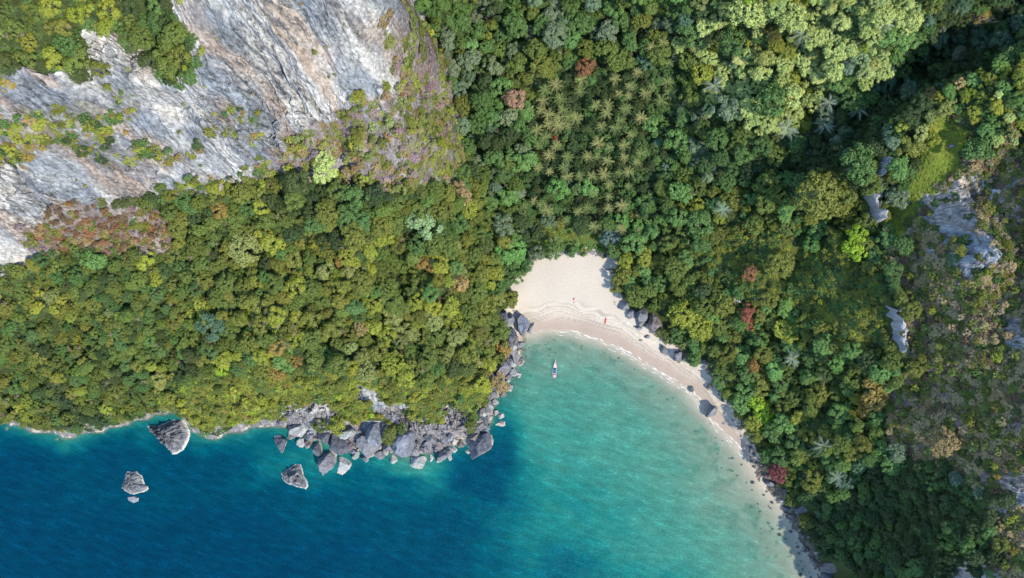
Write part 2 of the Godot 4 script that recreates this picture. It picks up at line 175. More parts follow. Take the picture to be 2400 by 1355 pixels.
const BOULDERS := [  # x, z, length, width, turn in degrees, tone, height over width
	[-123.3,82.2,12,7.6,-15,"pale",0.8],
	[-129.7,86.2,6.5,5.5,0,"brown",0.8],
	[-135.6,90,7.9,10.3,-20,"dark",0.7],
	[-124.2,89.6,5.8,7.2,25,"pale",0.8],
	[-119.1,90.7,6.2,6.9,20,"brown",0.8],
	[-117.5,85.4,7.6,5.5,0,"grey",0.8],
	[-113.6,92.7,7.9,8.9,0,"dark",0.8],
	[-108.1,87.3,7.6,7.6,0,"dark",0.8],
	[-100.7,90.4,9.6,14.4,-25,"dark",0.8],
	[-108.7,101,12,13.1,15,"grey",0.8],
	[-99,103,9.3,12.4,10,"pale",0.5],
	[-94.5,83.1,10.7,8.6,-10,"pale",0.8],
	[-79.3,81.9,12.4,15.5,-10,"blue",1.0],
	[-83.4,91,18.6,13.1,-30,"grey",0.7],
	[-93.5,92.2,5.5,5.2,0,"brown",0.8],
	[-71.3,91,9.3,7.6,-20,"grey",0.8],
	[-61.4,89.9,13.8,16.5,-10,"blue",0.8],
	[-69,99.9,4.5,6.5,-15,"pale",0.8],
	[-55.5,101.7,12.7,7.9,5,"pale",0.6],
	[-47.2,99.1,3.8,6.2,-20,"pale",0.8],
	[-73.7,95.2,3.4,5.2,-15,"pale",0.8],
	[-40.7,97,10,7.6,-35,"grey",0.8],
	[-35.1,93.9,5.2,4.1,0,"pale",0.8],
	[-36.2,99.3,3.4,4.5,0,"pale",0.8],
	[-19,91.3,17.2,16.5,35,"dark",0.8],
	[-33.4,89,5.2,4.8,0,"cream",0.8],
	[-47.6,85.8,8.9,6.9,20,"grey",0.8],
	[-6.6,78.6,5.8,6.5,-30,"brown",0.5],
	[-144.2,86.9,5.5,4.1,-15,"brown",0.25],
	[-38.2,85.2,4.8,4.1,0,"brown",0.8],
	[-42.5,89,5.5,4.1,20,"brown",0.8],
	[-29,91,4.8,5.5,10,"brown",0.8],
	[-51.4,92.6,4.8,4.8,0,"grey",0.8],
	[-26.2,95.1,3.4,3.4,0,"pale",0.8],
	[5.9,21.3,8.9,15.5,-8,"blue",1.2],
	[10.9,22.5,3.9,5.8,20,"grey",0.8],
	[-2.2,18.8,7.4,9.3,15,"grey",0.8],
	[-0.3,27.2,7,8.5,-20,"dark",0.8],
	[-1,31.6,6.2,4.6,0,"dark",0.8],
	[1.5,39.5,8.1,10.1,20,"grey",0.8],
	[-4.8,16.4,5.4,10.1,0,"dark",0.8],
	[-5.6,45.6,9.3,8.5,0,"grey",0.8],
	[1.1,48.9,7.4,5.8,10,"pale",0.8],
	[4,50.9,2.5,2.6,0,"pale",0.8],
	[-1.7,57.8,6.6,3.9,15,"pale",0.8],
	[-10.2,65.6,4.6,4.3,0,"pale",0.8],
	[-2.6,53.9,3.9,3.1,0,"pale",0.8],
	[-8,56.9,7,6.2,0,"brown",0.8],
	[-3.4,64.7,1.7,1.7,0,"pale",0.8],
	[-5.7,61.7,4.6,4.6,0,"brown",0.8],
	[65,8.9,5.4,8.5,35,"blue",0.8],
	[68.9,15.1,4.6,7.4,30,"grey",0.8],
	[74.2,15.1,8.1,11.6,0,"grey",1.0],
	[74.9,19.3,5.4,5.4,0,"grey",0.8],
	[73.9,22.6,5,3.3,10,"blue",0.8],
	[82.8,18.9,8.5,11.6,10,"brown",0.8],
	[86.4,23.1,3.1,5.4,0,"dark",0.8],
	[78.7,27.8,3.5,2.2,0,"grey",0.8],
	[74.9,29.8,2.8,1.1,-5,"brown",0.8],
	[88.7,35.5,5,7.7,-35,"grey",0.8],
	[96.4,38.8,8.5,7,35,"grey",0.8],
	[111.6,41.6,4.6,3.9,10,"brown",0.8],
	[116.6,71.3,9.5,8.5,-15,"grey",0.9],
	[105.1,58.6,3.8,4,0,"dark",0.8],
	[115.3,56.8,4.5,4.2,0,"brown",0.8],
	[124.6,79,2.5,1.9,0,"dark",0.5],
	[128.6,76.6,1.5,1.7,0,"brown",0.5],
	[123.8,68.1,3.2,1.9,0,"pale",0.5],
	[109.5,47.6,1.9,0.8,20,"brown",0.5],
	[111,65.6,2.1,1.1,20,"dark",0.5],
	[150.4,109.1,6.4,4.2,0,"brown",0.8],
	[151.3,113.6,6.4,4.8,10,"grey",0.8],
	[157.3,123.3,4.2,2.3,0,"pale",0.8],
	[159.8,120.1,4.2,3.2,20,"pale",0.8],
	[157.9,116.7,5.3,3,0,"brown",0.8],
	[166.7,127.2,8.5,4.8,-10,"grey",0.8],
	[160.6,128.1,5.3,2.8,0,"dark",0.8],
	[173.6,144.9,3.2,2.3,0,"pale",0.8],
	[177.5,153.5,3.8,2.1,0,"pale",0.8],
	[176,159.1,3.8,7,-15,"brown",0.8],
	[184.1,161.4,11.7,8,-10,"brown",0.6],
	[183.4,165.9,8.5,6.4,0,"dark",0.6],
	[163.6,132.7,4.2,2.8,0,"brown",0.8],
	[169.9,143.8,5.3,3.2,40,"dark",0.8],
	[121.6,5.3,5,3.5,-20,"pale",0.8],
	[123.8,6.4,3.5,2.5,30,"pale",0.8],
	[207,-67.4,3.2,2.5,0,"grey",0.8],
]
const SEA_STACKS := {
	"stack_a": [[-213.3,79.7],[-207.5,80.4],[-203.3,78.5],[-198.3,76.7],[-192.6,76.2],[-189.6,81.2],[-188.3,85.4],[-190.1,89.2],[-192.6,94.2],[-195.8,96.4],[-198.8,96.9],[-200.6,94.2],[-205,90.4],[-209,85.9],[-212.5,82.9]],
	"stack_b": [[-225.5,106.9],[-223.3,107.4],[-220,106.9],[-216.5,109.9],[-215.3,114.4],[-213,115.9],[-213.5,118.1],[-218.3,119.4],[-222.5,120.4],[-226.5,118.4],[-228.7,116.6],[-227.5,112.4]],
	"stack_c": [[-225.2,121.9],[-221.5,121.4],[-218.8,122.4],[-219,124.3],[-221.5,125.3],[-224.5,123.8]],
	"stack_d": [[-130,104.9],[-127.7,102.9],[-124,102.6],[-122.7,105.4],[-122.2,109.1],[-120,112.4],[-119.5,115.4],[-120.7,117.1],[-126,115.9],[-131.7,113.9],[-134.7,111.4],[-134.9,107.9],[-132.7,106.4]],
}
const LANDMARKS := [
	[-1.2,-20.1,"the bright trees at the beach corner"],
	[68.3,-25.6,"the round tree behind the beach"],
	[101,17.4,"the yellow-green beach pair"],
	[129,15,"the rust red trees"],
	[135.5,42.1,"the orange flowering tree"],
	[150.3,103.3,"the maroon tree"],
	[141.3,69.4,"the vivid pair by the lower beach"],
	[186.6,56.9,"the golden brown dome"],
	[172.8,-23.4,"the glowing pair of trees"],
	[151.6,-46.3,"the largest olive crown"],
	[167.3,-59.9,"the crown beside the rock ledge"],
	[128.2,-93.9,"the large round gully tree"],
	[1.2,-104.9,"the salmon tree"],
	[39.6,-120.5,"the orange-brown valley tree"],
	[23.9,-85.5,"the crimson tree"],
	[-45.5,-33,"the mint green tree"],
	[-154.2,19.3,"the blue-green headland tree"],
	[-133.8,-20.4,"the pale greyish headland tree"],
	[-86,-55.9,"the lime tree under the scrub"],
	[-27,-50.1,"the orange-tan tree"],
	[-86.6,-14,"the small orange tree"],
	[-141.2,-38.1,"the golden tree under the cliff"],
	[125.1,-122.9,"the dark olive tree"],
	[25.7,-56.4,"the bright grove-foot tree"],
	[77,-91.9,"the fresh grove-edge tree"],
	[-154.1,42.7,"the lone lime tree"],
	[112.8,-131.9,"the largest pale lime crown"],
	[157.3,-108.9,"the broad pale lime tree"],
	[224.1,-131,"the golden half-bare tree"],
	[141.6,-12.9,"the olive dome among the vines"],
	[-196.8,-23.8,"the rust ledge"],
	[198.3,-67.6,"the meadow"],
	[207.4,-35.1,"the bluish rock band"],
	[188.6,19.4,"the white rock blade"],
	[226.7,83.8,"the big grey slab"],
	[-197.3,69.7,"the sea inlet"],
	[-83.4,67.3,"the boulder shore"],
	[-283.7,59.7,"the headland's far end"],
	[-20.9,-136.6,"the valley's shady upper corner"],
	[61.7,-37.6,"the vivid tree behind the beach"],
	[113.7,-43.1,"the right slope's feather palm"],
	[-128.3,-91,"the forest above the white cliff"],
	[-230.9,20.3,"the rusty headland corner"],
	[55.5,-59,"the middle of the palm grove"],
	[52.2,-99,"the upper end of the palm grove"],
	[194.7,129.6,"the dark lower slope"],
	[172.7,88.1,"the slope below the golden dome"],
]
const SHORE_MARKS := [
	[-201.2,85.6,"the large dark sea stack"],
	[-127.5,109.4,"the triangular sea stack"],
	[-18.8,91.1,"the headland's dark tip"],
	[6,21.3,"the tall rock left of the beach"],
	[74.3,15,"the outcrop beside the sand"],
	[116.7,71.2,"the lone round boulder"],
	[184.1,161,"the lowest shore rocks"],
	[151.9,104.3,"the maroon tree"],
	[91.9,36.6,"the twin tree-line rocks"],
	[-79.3,81.9,"the biggest blue-grey blocks"],
	[-55.5,100.6,"the pale block at the water"],
	[-108.8,101.9,"the yellow-planted block"],
	[-1.2,49.2,"the pale east rocks"],
	[159.1,122.4,"the pale shore rubble"],
]
const ROCK_BLADES := [
	[[181.1,-64],[180.1,-59.8],[180.6,-54.9]],
	[[179.7,-50.9],[180.2,-46.3],[181.6,-40.2],[183.7,-32.3]],
	[[183.7,7.6],[184.7,13],[187.2,19.2],[189.7,25.6],[191.9,31.5]],
]

const WEST := -420.0
const NORTH := -300.0
const CELL := 2.0
const COLS := 421
const ROWS := 301
const EYE := 450.0

# base colours, linear; some plantings use them to paint in sun and shade
const TONES := {
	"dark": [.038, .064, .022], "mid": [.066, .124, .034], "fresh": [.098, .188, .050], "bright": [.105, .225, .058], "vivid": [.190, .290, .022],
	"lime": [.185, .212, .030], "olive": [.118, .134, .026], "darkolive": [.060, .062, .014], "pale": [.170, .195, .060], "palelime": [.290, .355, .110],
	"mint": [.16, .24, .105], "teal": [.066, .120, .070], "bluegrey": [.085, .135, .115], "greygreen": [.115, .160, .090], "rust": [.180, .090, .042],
	"red": [.19, .065, .04], "orange": [.200, .125, .035], "salmon": [.240, .150, .095], "maroon": [.150, .045, .045], "gold": [.210, .155, .040],
	"tan": [.230, .170, .080], "grey": [.200, .180, .180], "white": [.420, .400, .380], "brown": [.110, .078, .045], "purple": [.200, .150, .150],
	"moss": [.090, .124, .026], "deep": [.046, .066, .020], "straw": [.285, .230, .120], "palmgold": [.235, .232, .092], "palmgreen": [.150, .190, .065], "palmblue": [.200, .250, .185],
}
const TONE_WORDS := {
	"dark": "dark green", "mid": "mid green", "moss": "moss green", "deep": "deep green", "fresh": "fresh green", "bright": "bright green", "vivid": "vivid green", "lime": "yellow-green", "olive": "olive green",
	"darkolive": "dark olive", "pale": "pale olive", "palelime": "pale lime", "mint": "mint green", "teal": "blue-green", "bluegrey": "blue-grey", "greygreen": "grey-green",
	"rust": "rust brown", "red": "rust red", "orange": "orange", "salmon": "salmon", "maroon": "maroon", "gold": "golden", "tan": "tan", "straw": "straw brown", "grey": "grey", "white": "whitish", "brown": "brown", "purple": "purplish",
}
# region: [share of candidates kept, smallest and largest crown radius, tones with weights]
const PLANTING := {
	"headland": [1.0, 1.2, 5.8, {"dark": 1.6, "deep": 1.6, "mid": 2.4, "moss": 4.4, "olive": 3.4, "lime": 2.4, "pale": 2.2, "tan": .5, "brown": .5, "gold": .35, "fresh": .5}],
	"shore_vine": [1.0, .9, 3.2, {"mid": 1.2, "moss": 3, "olive": 3, "lime": 4.4, "vivid": .5, "gold": .5, "pale": .8}],
	"valley": [1.0, 1.5, 7.2, {"dark": 2.6, "teal": .8, "mid": 4.2, "greygreen": 1.6, "moss": 2.4, "fresh": 2.2, "olive": 1.4, "pale": .6, "bright": .3, "rust": .05}],
	"palm_grove": [1.0, 1.2, 3.6, {"dark": 4, "deep": 2, "mid": 3, "teal": .6, "greygreen": .8, "fresh": .3}],
	"lit_slope": [1.0, 1.6, 6.2, {"pale": 2.2, "palelime": 4.8, "lime": 1.2, "vivid": .3, "mint": .5, "fresh": 1.2, "greygreen": .5}],  # sunlight on this slope is put into the paler crown tones
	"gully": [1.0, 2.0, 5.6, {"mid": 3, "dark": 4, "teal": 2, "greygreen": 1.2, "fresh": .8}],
	"right_slope": [1.0, 1.4, 7.0, {"dark": 1.4, "mid": 4.4, "moss": 4.4, "olive": 2.6, "fresh": 3.4, "lime": 2.6, "pale": .4, "tan": .12}],
	"vines": [1.0, .8, 2.2, {"mid": 4, "olive": 4, "lime": 2.2, "dark": 1}],
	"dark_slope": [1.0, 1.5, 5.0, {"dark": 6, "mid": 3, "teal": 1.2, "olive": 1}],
	"right_crest": [1.0, 1.2, 4.2, {"pale": 3, "lime": 3, "fresh": 1, "tan": 1.4, "palelime": 1.4, "mid": 2, "purple": .6}],
	"right_scrub": [.62, .8, 2.8, {"dark": 2.4, "mid": 2.6, "moss": 2.4, "olive": 3, "lime": .7, "pale": .8, "gold": .4, "straw": 2.2, "tan": .8, "brown": 1.6, "purple": .8}],
	"meadow": [.02, .5, 1.0, {"lime": 3, "olive": 2}],
	"beach_grass": [.25, .6, 1.5, {"fresh": 2, "olive": 2, "lime": 1}],
	"scrub": [.62, .7, 3.0, {"moss": 1.6, "olive": 3, "lime": 1.8, "pale": 2.2, "tan": 1.8, "purple": 3.0, "rust": .25, "gold": .3}],
	"limestone": [.045, .5, 1.8, {"olive": 3, "lime": 2, "tan": 1, "mid": 1}],
	"rust_ledge": [.85, .8, 2.2, {"rust": 3, "brown": 2.4, "olive": 2, "tan": 1.2, "purple": 1, "mid": 1}],
	"ledge_green": [.62, .7, 2.4, {"olive": 4, "lime": 2.4, "mid": 2, "gold": 1, "dark": 1.4, "tan": .6}],
	"beach": [0.0, 1, 1, {"mid": 1}],
	"sea": [0.0, 1, 1, {"mid": 1}],
}
const SAME := {"limestone_b": "limestone", "ledge_green_b": "ledge_green", "ledge_green_c": "ledge_green", "ledge_green_d": "ledge_green", "ledge_green_e": "ledge_green", "ledge_green_f": "ledge_green", "ledge_green_g": "ledge_green",
	"rock_a": "limestone", "rock_b": "limestone", "rock_c": "limestone", "rock_d": "limestone", "rock_e": "limestone", "rock_f": "limestone", "rock_g": "limestone", "rock_h": "limestone", "rock_i": "limestone", "rock_j": "limestone", "rock_k": "limestone", "rock_l": "limestone", "rock_m": "limestone"}
const PLACE_WORDS := {
	"headland": "in the headland forest", "shore_vine": "on the headland's vine-covered shore", "valley": "in the valley forest", "palm_grove": "in the palm grove", "lit_slope": "on the sunlit slope", "gully": "in the shaded gully",
	"right_slope": "on the right slope", "vines": "among vines on the right slope", "dark_slope": "on the dark lower slope", "right_crest": "on the right crest", "right_scrub": "on the dry right mountain",
	"meadow": "in the meadow", "beach_grass": "in the grass behind the beach", "scrub": "in the dry cliff scrub", "limestone": "on the white cliff", "rust_ledge": "on the rust ledge", "ledge_green": "on the cliff ledge",
}

var rng := RandomNumberGenerator.new()
var ground := PackedFloat32Array()
var region := PackedByteArray()
var region_names: Array[String] = ["valley", "sea"]
var noise_a := FastNoiseLite.new()
var noise_b := FastNoiseLite.new()
var noise_c := FastNoiseLite.new()
var cells := FastNoiseLite.new()
var rocky_spots := {}
var taken := {}
var tone_paint := {}
var crowns := {}


func _ready() -> void:
	rng.seed = 20240611
	var camera := Camera3D.new()
	camera.name = "camera"
	camera.position = Vector3(0, EYE, 0)
	camera.rotation_degrees = Vector3(-90, 0, 0)
	camera.fov = rad_to_deg(2.0 * atan(169.375 / EYE))
	camera.near = 5.0
	camera.far = 9000.0
	add_child(camera)
	var sky_look := ProceduralSkyMaterial.new()
	sky_look.sky_top_color = Color(.50, .65, .84)
	sky_look.sky_horizon_color = Color(.78, .85, .92)
	sky_look.sky_curve = .25
	sky_look.ground_bottom_color = Color(.10, .22, .28)
	sky_look.ground_horizon_color = Color(.55, .66, .74)
	var air := Environment.new()
	air.background_mode = Environment.BG_SKY
	air.sky = Sky.new()
	air.sky.sky_material = sky_look
	air.background_energy_multiplier = 1.3
	air.tonemap_mode = Environment.TONE_MAPPER_LINEAR
	air.tonemap_exposure = 2.05
	air.sdfgi_enabled = true
	air.ssao_enabled = true
	air.ssil_enabled = true
	var around := WorldEnvironment.new()
	around.name = "world"
	around.environment = air
	add_child(around)
	var sun := DirectionalLight3D.new()
	sun.name = "sun"
	sun.light_energy = 1.2
	sun.light_color = Color(1.0, .96, .89)
	sun.light_angular_distance = .53
	sun.shadow_enabled = true
	add_child(sun)
	sun.look_at_from_position(Vector3.ZERO, -Vector3(.60, 1.0, .46))   # the sun stands in the east-south-east
	noise_a.seed = 3
	noise_a.frequency = 1.0
	noise_a.fractal_octaves = 4
	noise_b.seed = 11
	noise_b.frequency = 1.0
	noise_b.fractal_octaves = 2
	noise_c.seed = 29
	noise_c.frequency = 1.0
	noise_c.fractal_octaves = 1
	cells.seed = 17
	cells.frequency = 1.0
	cells.noise_type = FastNoiseLite.TYPE_CELLULAR
	cells.cellular_return_type = FastNoiseLite.RETURN_CELL_VALUE
	cells.fractal_type = FastNoiseLite.FRACTAL_NONE
	raise_ground()
	map_regions()
	build_ground()
	build_sea()
	build_boulders()
	build_trees()
	build_palms()
	build_bare_trees()
	build_undergrowth()
	build_beach_things()
	build_boat()


# ---------------------------------------------------------------- helpers

func tag(o: Node, label := "", category := "", group := "", kind := "") -> void:
	if label:
		o.set_meta("label", label)
	if category:
		o.set_meta("category", category)
	if group:
		o.set_meta("group", group)
	if kind:
		o.set_meta("kind", kind)


func numbered(called: String) -> String:
	var n: int = taken.get(called, 0)
	taken[called] = n + 1
	return called if n == 0 else "%s_%03d" % [called, n]


func thing(called: String, at: Vector3, turn := 0.0) -> Node3D:
	var o := Node3D.new()
	o.name = numbered(called)
	o.position = at
	o.rotation.y = turn
	add_child(o)
	return o


func put(called: String, mesh: Mesh, paint: Material, parent: Node = null) -> MeshInstance3D:
	var o := MeshInstance3D.new()
	o.mesh = mesh
	o.material_override = paint
	if parent == null:
		o.name = numbered(called)
		add_child(o)
	else:
		o.name = called if not parent.has_node(called) else "%s_%03d" % [called, parent.get_child_count()]
		parent.add_child(o, true)
	return o


func mesh_of(v: PackedVector3Array, i: PackedInt32Array, c := PackedColorArray(), n := PackedVector3Array(), uv := PackedVector2Array()) -> ArrayMesh:
	var a := []
	a.resize(Mesh.ARRAY_MAX)
	a[Mesh.ARRAY_VERTEX] = v
	a[Mesh.ARRAY_INDEX] = i
	if c.size():
		a[Mesh.ARRAY_COLOR] = c
	if n.size():
		a[Mesh.ARRAY_NORMAL] = n
	if uv.size():
		a[Mesh.ARRAY_TEX_UV] = uv
	var m := ArrayMesh.new()
	m.add_surface_from_arrays(Mesh.PRIMITIVE_TRIANGLES, a)
	return m


func srgb(c: Array, k := 1.0) -> Color:
	return Color(c[0] * k, c[1] * k, c[2] * k).linear_to_srgb()


func plain(c: Array, rough := .8) -> StandardMaterial3D:
	var m := StandardMaterial3D.new()
	m.albedo_color = srgb(c)
	m.roughness = rough
	m.metallic_specular = .35
	return m


func vertex_paint(rough := .9, specular := .25) -> StandardMaterial3D:
	var m := StandardMaterial3D.new()
	m.vertex_color_use_as_albedo = true
	m.roughness = rough
	m.metallic_specular = specular
	return m


func leaf_paint(c: Array) -> StandardMaterial3D:
	var m := vertex_paint(.62, .3)
	m.albedo_color = srgb(c)
	m.backlight = Color(.45, .45, .45)
	return m


func tone(called: String) -> StandardMaterial3D:
	if not tone_paint.has(called):
		tone_paint[called] = leaf_paint(TONES[called])
	return tone_paint[called]


func noise_texture(side: int, freq: float, octaves: int, low: float, high: float, type := FastNoiseLite.TYPE_SIMPLEX_SMOOTH, from_seed := 1) -> Texture2D:
	var n := FastNoiseLite.new()
	n.seed = from_seed
	n.noise_type = type
	n.frequency = freq
	n.fractal_octaves = octaves
	var im := n.get_seamless_image(side, side)
	im.convert(Image.FORMAT_RGB8)
	var d := im.get_data()
	for i in d.size():
		d[i] = clampi(int(lerpf(low, high, d[i] / 255.0) * 255.0), 0, 255)
	return ImageTexture.create_from_image(Image.create_from_data(side, side, false, Image.FORMAT_RGB8, d))


func pick(weights: Dictionary, t: float) -> String:
	var sum := 0.0
	for k in weights:
		sum += weights[k]
	t *= sum
	for k in weights:
		t -= weights[k]
		if t <= 0.0:
			return k
	return weights.keys()[0]


func seen_at(p: Vector3) -> Vector2:
	# where the drone sees it, in percent across and down
	var k := EYE / (EYE - p.y)
	return Vector2(50.0 + p.x * k / 6.0, 50.0 + p.z * k / 3.3875)


func label_by_marks(items: Array, marks: Array) -> void:
	# items: [node, looks, noun, x, z]; tells alike things apart by what they stand nearest to, on which side and how far along
	var by := {}
	for t in items:
		var best := 1e9
		var mark: Array = marks[0]
		for m in marks:
			var d: float = Vector2(m[0] - t[3], m[1] - t[4]).length()
			if d < best:
				best = d
				mark = m
		var side := roundi(atan2(t[4] - mark[1], t[3] - mark[0]) / (PI / 4)) & 7
		var words: String = "%s %s %s %s" % [t[1], t[2], ["right of", "below and right of", "below", "below and left of", "left of", "above and left of", "above", "above and right of"][side], mark[2]]
		if not by.has(words):
			by[words] = []
		by[words].append([best, t[0]])
	for words in by:
		var l: Array = by[words]
		l.sort_custom(func(p, q): return p[0] < q[0])
		for k in l.size():
			l[k][1].set_meta("label", "" + ["nearest", "second", "third", "fourth", "fifth", "sixth", "seventh", "eighth", "ninth", "tenth", "farthest", "very farthest"][mini(k, 11)] + " " + words)


# ---------------------------------------------------------------- ground

func raise_ground() -> void:
	# lines of known height, relaxed into a surface
	var lines := []
	for k in BREAKLINES:
		lines.append(BREAKLINES[k])
	var g := PackedFloat32Array()
	var gw := 0
	var gh := 0
	var before := 0.0
	for c in [16.0, 8.0, 4.0]:
		var w := int(840.0 / c) + 1
		var h := int(600.0 / c) + 1
		if c == 16.0:
			w = 54
			h = 39
		var sum := PackedFloat32Array()
		var n := PackedInt32Array()
		sum.resize(w * h)
		n.resize(w * h)
		for l in lines:
			for q in l.size() - 1:
				var a := Vector3(l[q][0], l[q][2], l[q][1])
				var b := Vector3(l[q + 1][0], l[q + 1][2], l[q + 1][1])
				var steps := int(a.distance_to(b)) + 1
				for s in steps + 1:
					var p := a.lerp(b, float(s) / steps)
					var i := roundi((p.x - WEST) / c)
					var j := roundi((p.z - NORTH) / c)
					if i >= 0 and j >= 0 and i < w and j < h:
						sum[j * w + i] += p.y
						n[j * w + i] += 1
		var f := PackedFloat32Array()
		f.resize(w * h)
		for j in h:
			for i in w:
				var k := j * w + i
				if n[k] > 0:
					f[k] = sum[k] / n[k]
				elif gw > 0:
					f[k] = bilinear(g, gw, gh, i * c / before, j * c / before)
				else:
					f[k] = 30.0
		var turns := 160 if c == 16.0 else (60 if c == 8.0 else 30)
		for t in turns:
			for j in h:
				var up := (maxi(j - 1, 0)) * w
				var dn := (mini(j + 1, h - 1)) * w
				for i in w:
					var k := j * w + i
					if n[k] == 0:
						var m := (f[up + i] + f[dn + i] + f[j * w + maxi(i - 1, 0)] + f[j * w + mini(i + 1, w - 1)]) * .25
						f[k] += 1.5 * (m - f[k])
		g = f
		gw = w
		gh = h
		before = c
	var fine := PackedFloat32Array()
	fine.resize(COLS * ROWS)
	for j in ROWS:
		for i in COLS:
			fine[j * COLS + i] = bilinear(g, gw, gh, i * .5, j * .5)
	ground = fine.duplicate()
	for j in range(1, ROWS - 1):
		for i in range(1, COLS - 1):
			var k := j * COLS + i
			ground[k] = fine[k] * .4 + (fine[k - 1] + fine[k + 1] + fine[k - COLS] + fine[k + COLS]) * .15
			# knolls and gullies of the hillsides
			ground[k] += smoothstep(12.0, 40.0, ground[k]) * 19.0 * noise_b.get_noise_2d((WEST + i * CELL) * .019, (NORTH + j * CELL) * .014 + 5.0)


func bilinear(g: PackedFloat32Array, w: int, h: int, u: float, v: float) -> float:
	u = clampf(u, 0.0, w - 1.001)
	v = clampf(v, 0.0, h - 1.001)
	var i := int(u)
	var j := int(v)
	var k := j * w + i
	u -= i
	v -= j
	return lerpf(lerpf(g[k], g[k + 1], u), lerpf(g[k + w], g[k + w + 1], u), v)


func base_height(x: float, z: float) -> float:
	return bilinear(ground, COLS, ROWS, (x - WEST) / CELL, (z - NORTH) / CELL)


func map_regions() -> void:
	region.resize(COLS * ROWS)
	for k in COLS * ROWS:
		region[k] = 1 if ground[k] < 0.0 else 0
	for called in REGIONS:
		var kind: String = SAME.get(called, called)
		if not region_names.has(kind):
			region_names.append(kind)
		var id := region_names.find(kind)
		var poly := PackedVector2Array()
		var lo := Vector2(1e9, 1e9)
		var hi := -lo
		for p in REGIONS[called]:
			var q := Vector2(p[0], p[1])
			poly.append(q)
			lo = lo.min(q)
			hi = hi.max(q)
		var i0 := clampi(int((lo.x - WEST) / CELL), 0, COLS - 1)
		var i1 := clampi(int((hi.x - WEST) / CELL) + 1, 0, COLS - 1)
		var j0 := clampi(int((lo.y - NORTH) / CELL), 0, ROWS - 1)
		var j1 := clampi(int((hi.y - NORTH) / CELL) + 1, 0, ROWS - 1)
		for j in range(j0, j1 + 1):
			for i in range(i0, i1 + 1):
				var k := j * COLS + i
				if (ground[k] >= 0.0 or kind == "beach") and Geometry2D.is_point_in_polygon(Vector2(WEST + i * CELL, NORTH + j * CELL), poly):
					region[k] = id


func region_at(x: float, z: float) -> String:
	return region_names[region[clampi(roundi((z - NORTH) / CELL), 0, ROWS - 1) * COLS + clampi(roundi((x - WEST) / CELL), 0, COLS - 1)]]


func wobbled_region(x: float, z: float) -> String:
	return region_at(x + 4.5 * noise_b.get_noise_2d(x * .11, z * .11) + 1.6 * noise_c.get_noise_2d(x * .4, z * .4), z + 4.5 * noise_b.get_noise_2d(x * .11 + 50.0, z * .11) + 1.6 * noise_c.get_noise_2d(x * .4 + 9.0, z * .4))


func rock_relief(x: float, z: float) -> Array:
	# flutes that run down the fall line, blocks that have broken out, ledges; and how sheltered the spot is
	var wx := x + 7.0 * noise_b.get_noise_2d(x * .022, z * .022) + 1.5 * noise_c.get_noise_2d(x * .16, z * .16)
	var wz := z + 7.0 * noise_b.get_noise_2d(x * .022 + 40.0, z * .022) + 1.5 * noise_c.get_noise_2d(x * .16 + 8.0, z * .16)
	var a := wx * .90 - wz * .44
	var d := wx * .44 + wz * .90
	var bold := clampf(.5 + 1.3 * noise_c.get_noise_2d(x * .021 + 3.0, z * .026), 0.0, 1.0)
	var flutes := 1.0 - absf(noise_b.get_noise_2d(a * .11, d * .024)) * 2.4
	var fine := minf(1.0, absf(noise_b.get_noise_2d(a * .26 + 31.0, d * .045)) * 5.0)
	var crags := 1.0 - absf(noise_a.get_noise_2d(a * .30 + 11.0, d * .11)) * 3.0
	var blocks := cells.get_noise_2d(a * .20, d * .085)
	var chips := cells.get_noise_2d(a * .48 + 60.0, d * .26)
	var lift := (1.0 + 3.4 * bold) * flutes + (.5 + 1.6 * bold) * fine + (.35 + 1.5 * bold) * crags + 1.3 * blocks * (.25 + bold) + .5 * chips + 2.4 * noise_a.get_noise_2d(x * .035, z * .035)
	return [lift, bold, fine, blocks, chips, a, d]


func spread(lo: float, hi: float, step: float, outer: Array) -> PackedFloat32Array:
	var a := PackedFloat32Array()
	for o in outer:
		a.append(lo - o)
	a.reverse()
	var n := roundi((hi - lo) / step)
	for i in n + 1:
		a.append(lo + i * (hi - lo) / n)
	for o in outer:
		a.append(hi + o)
	return a


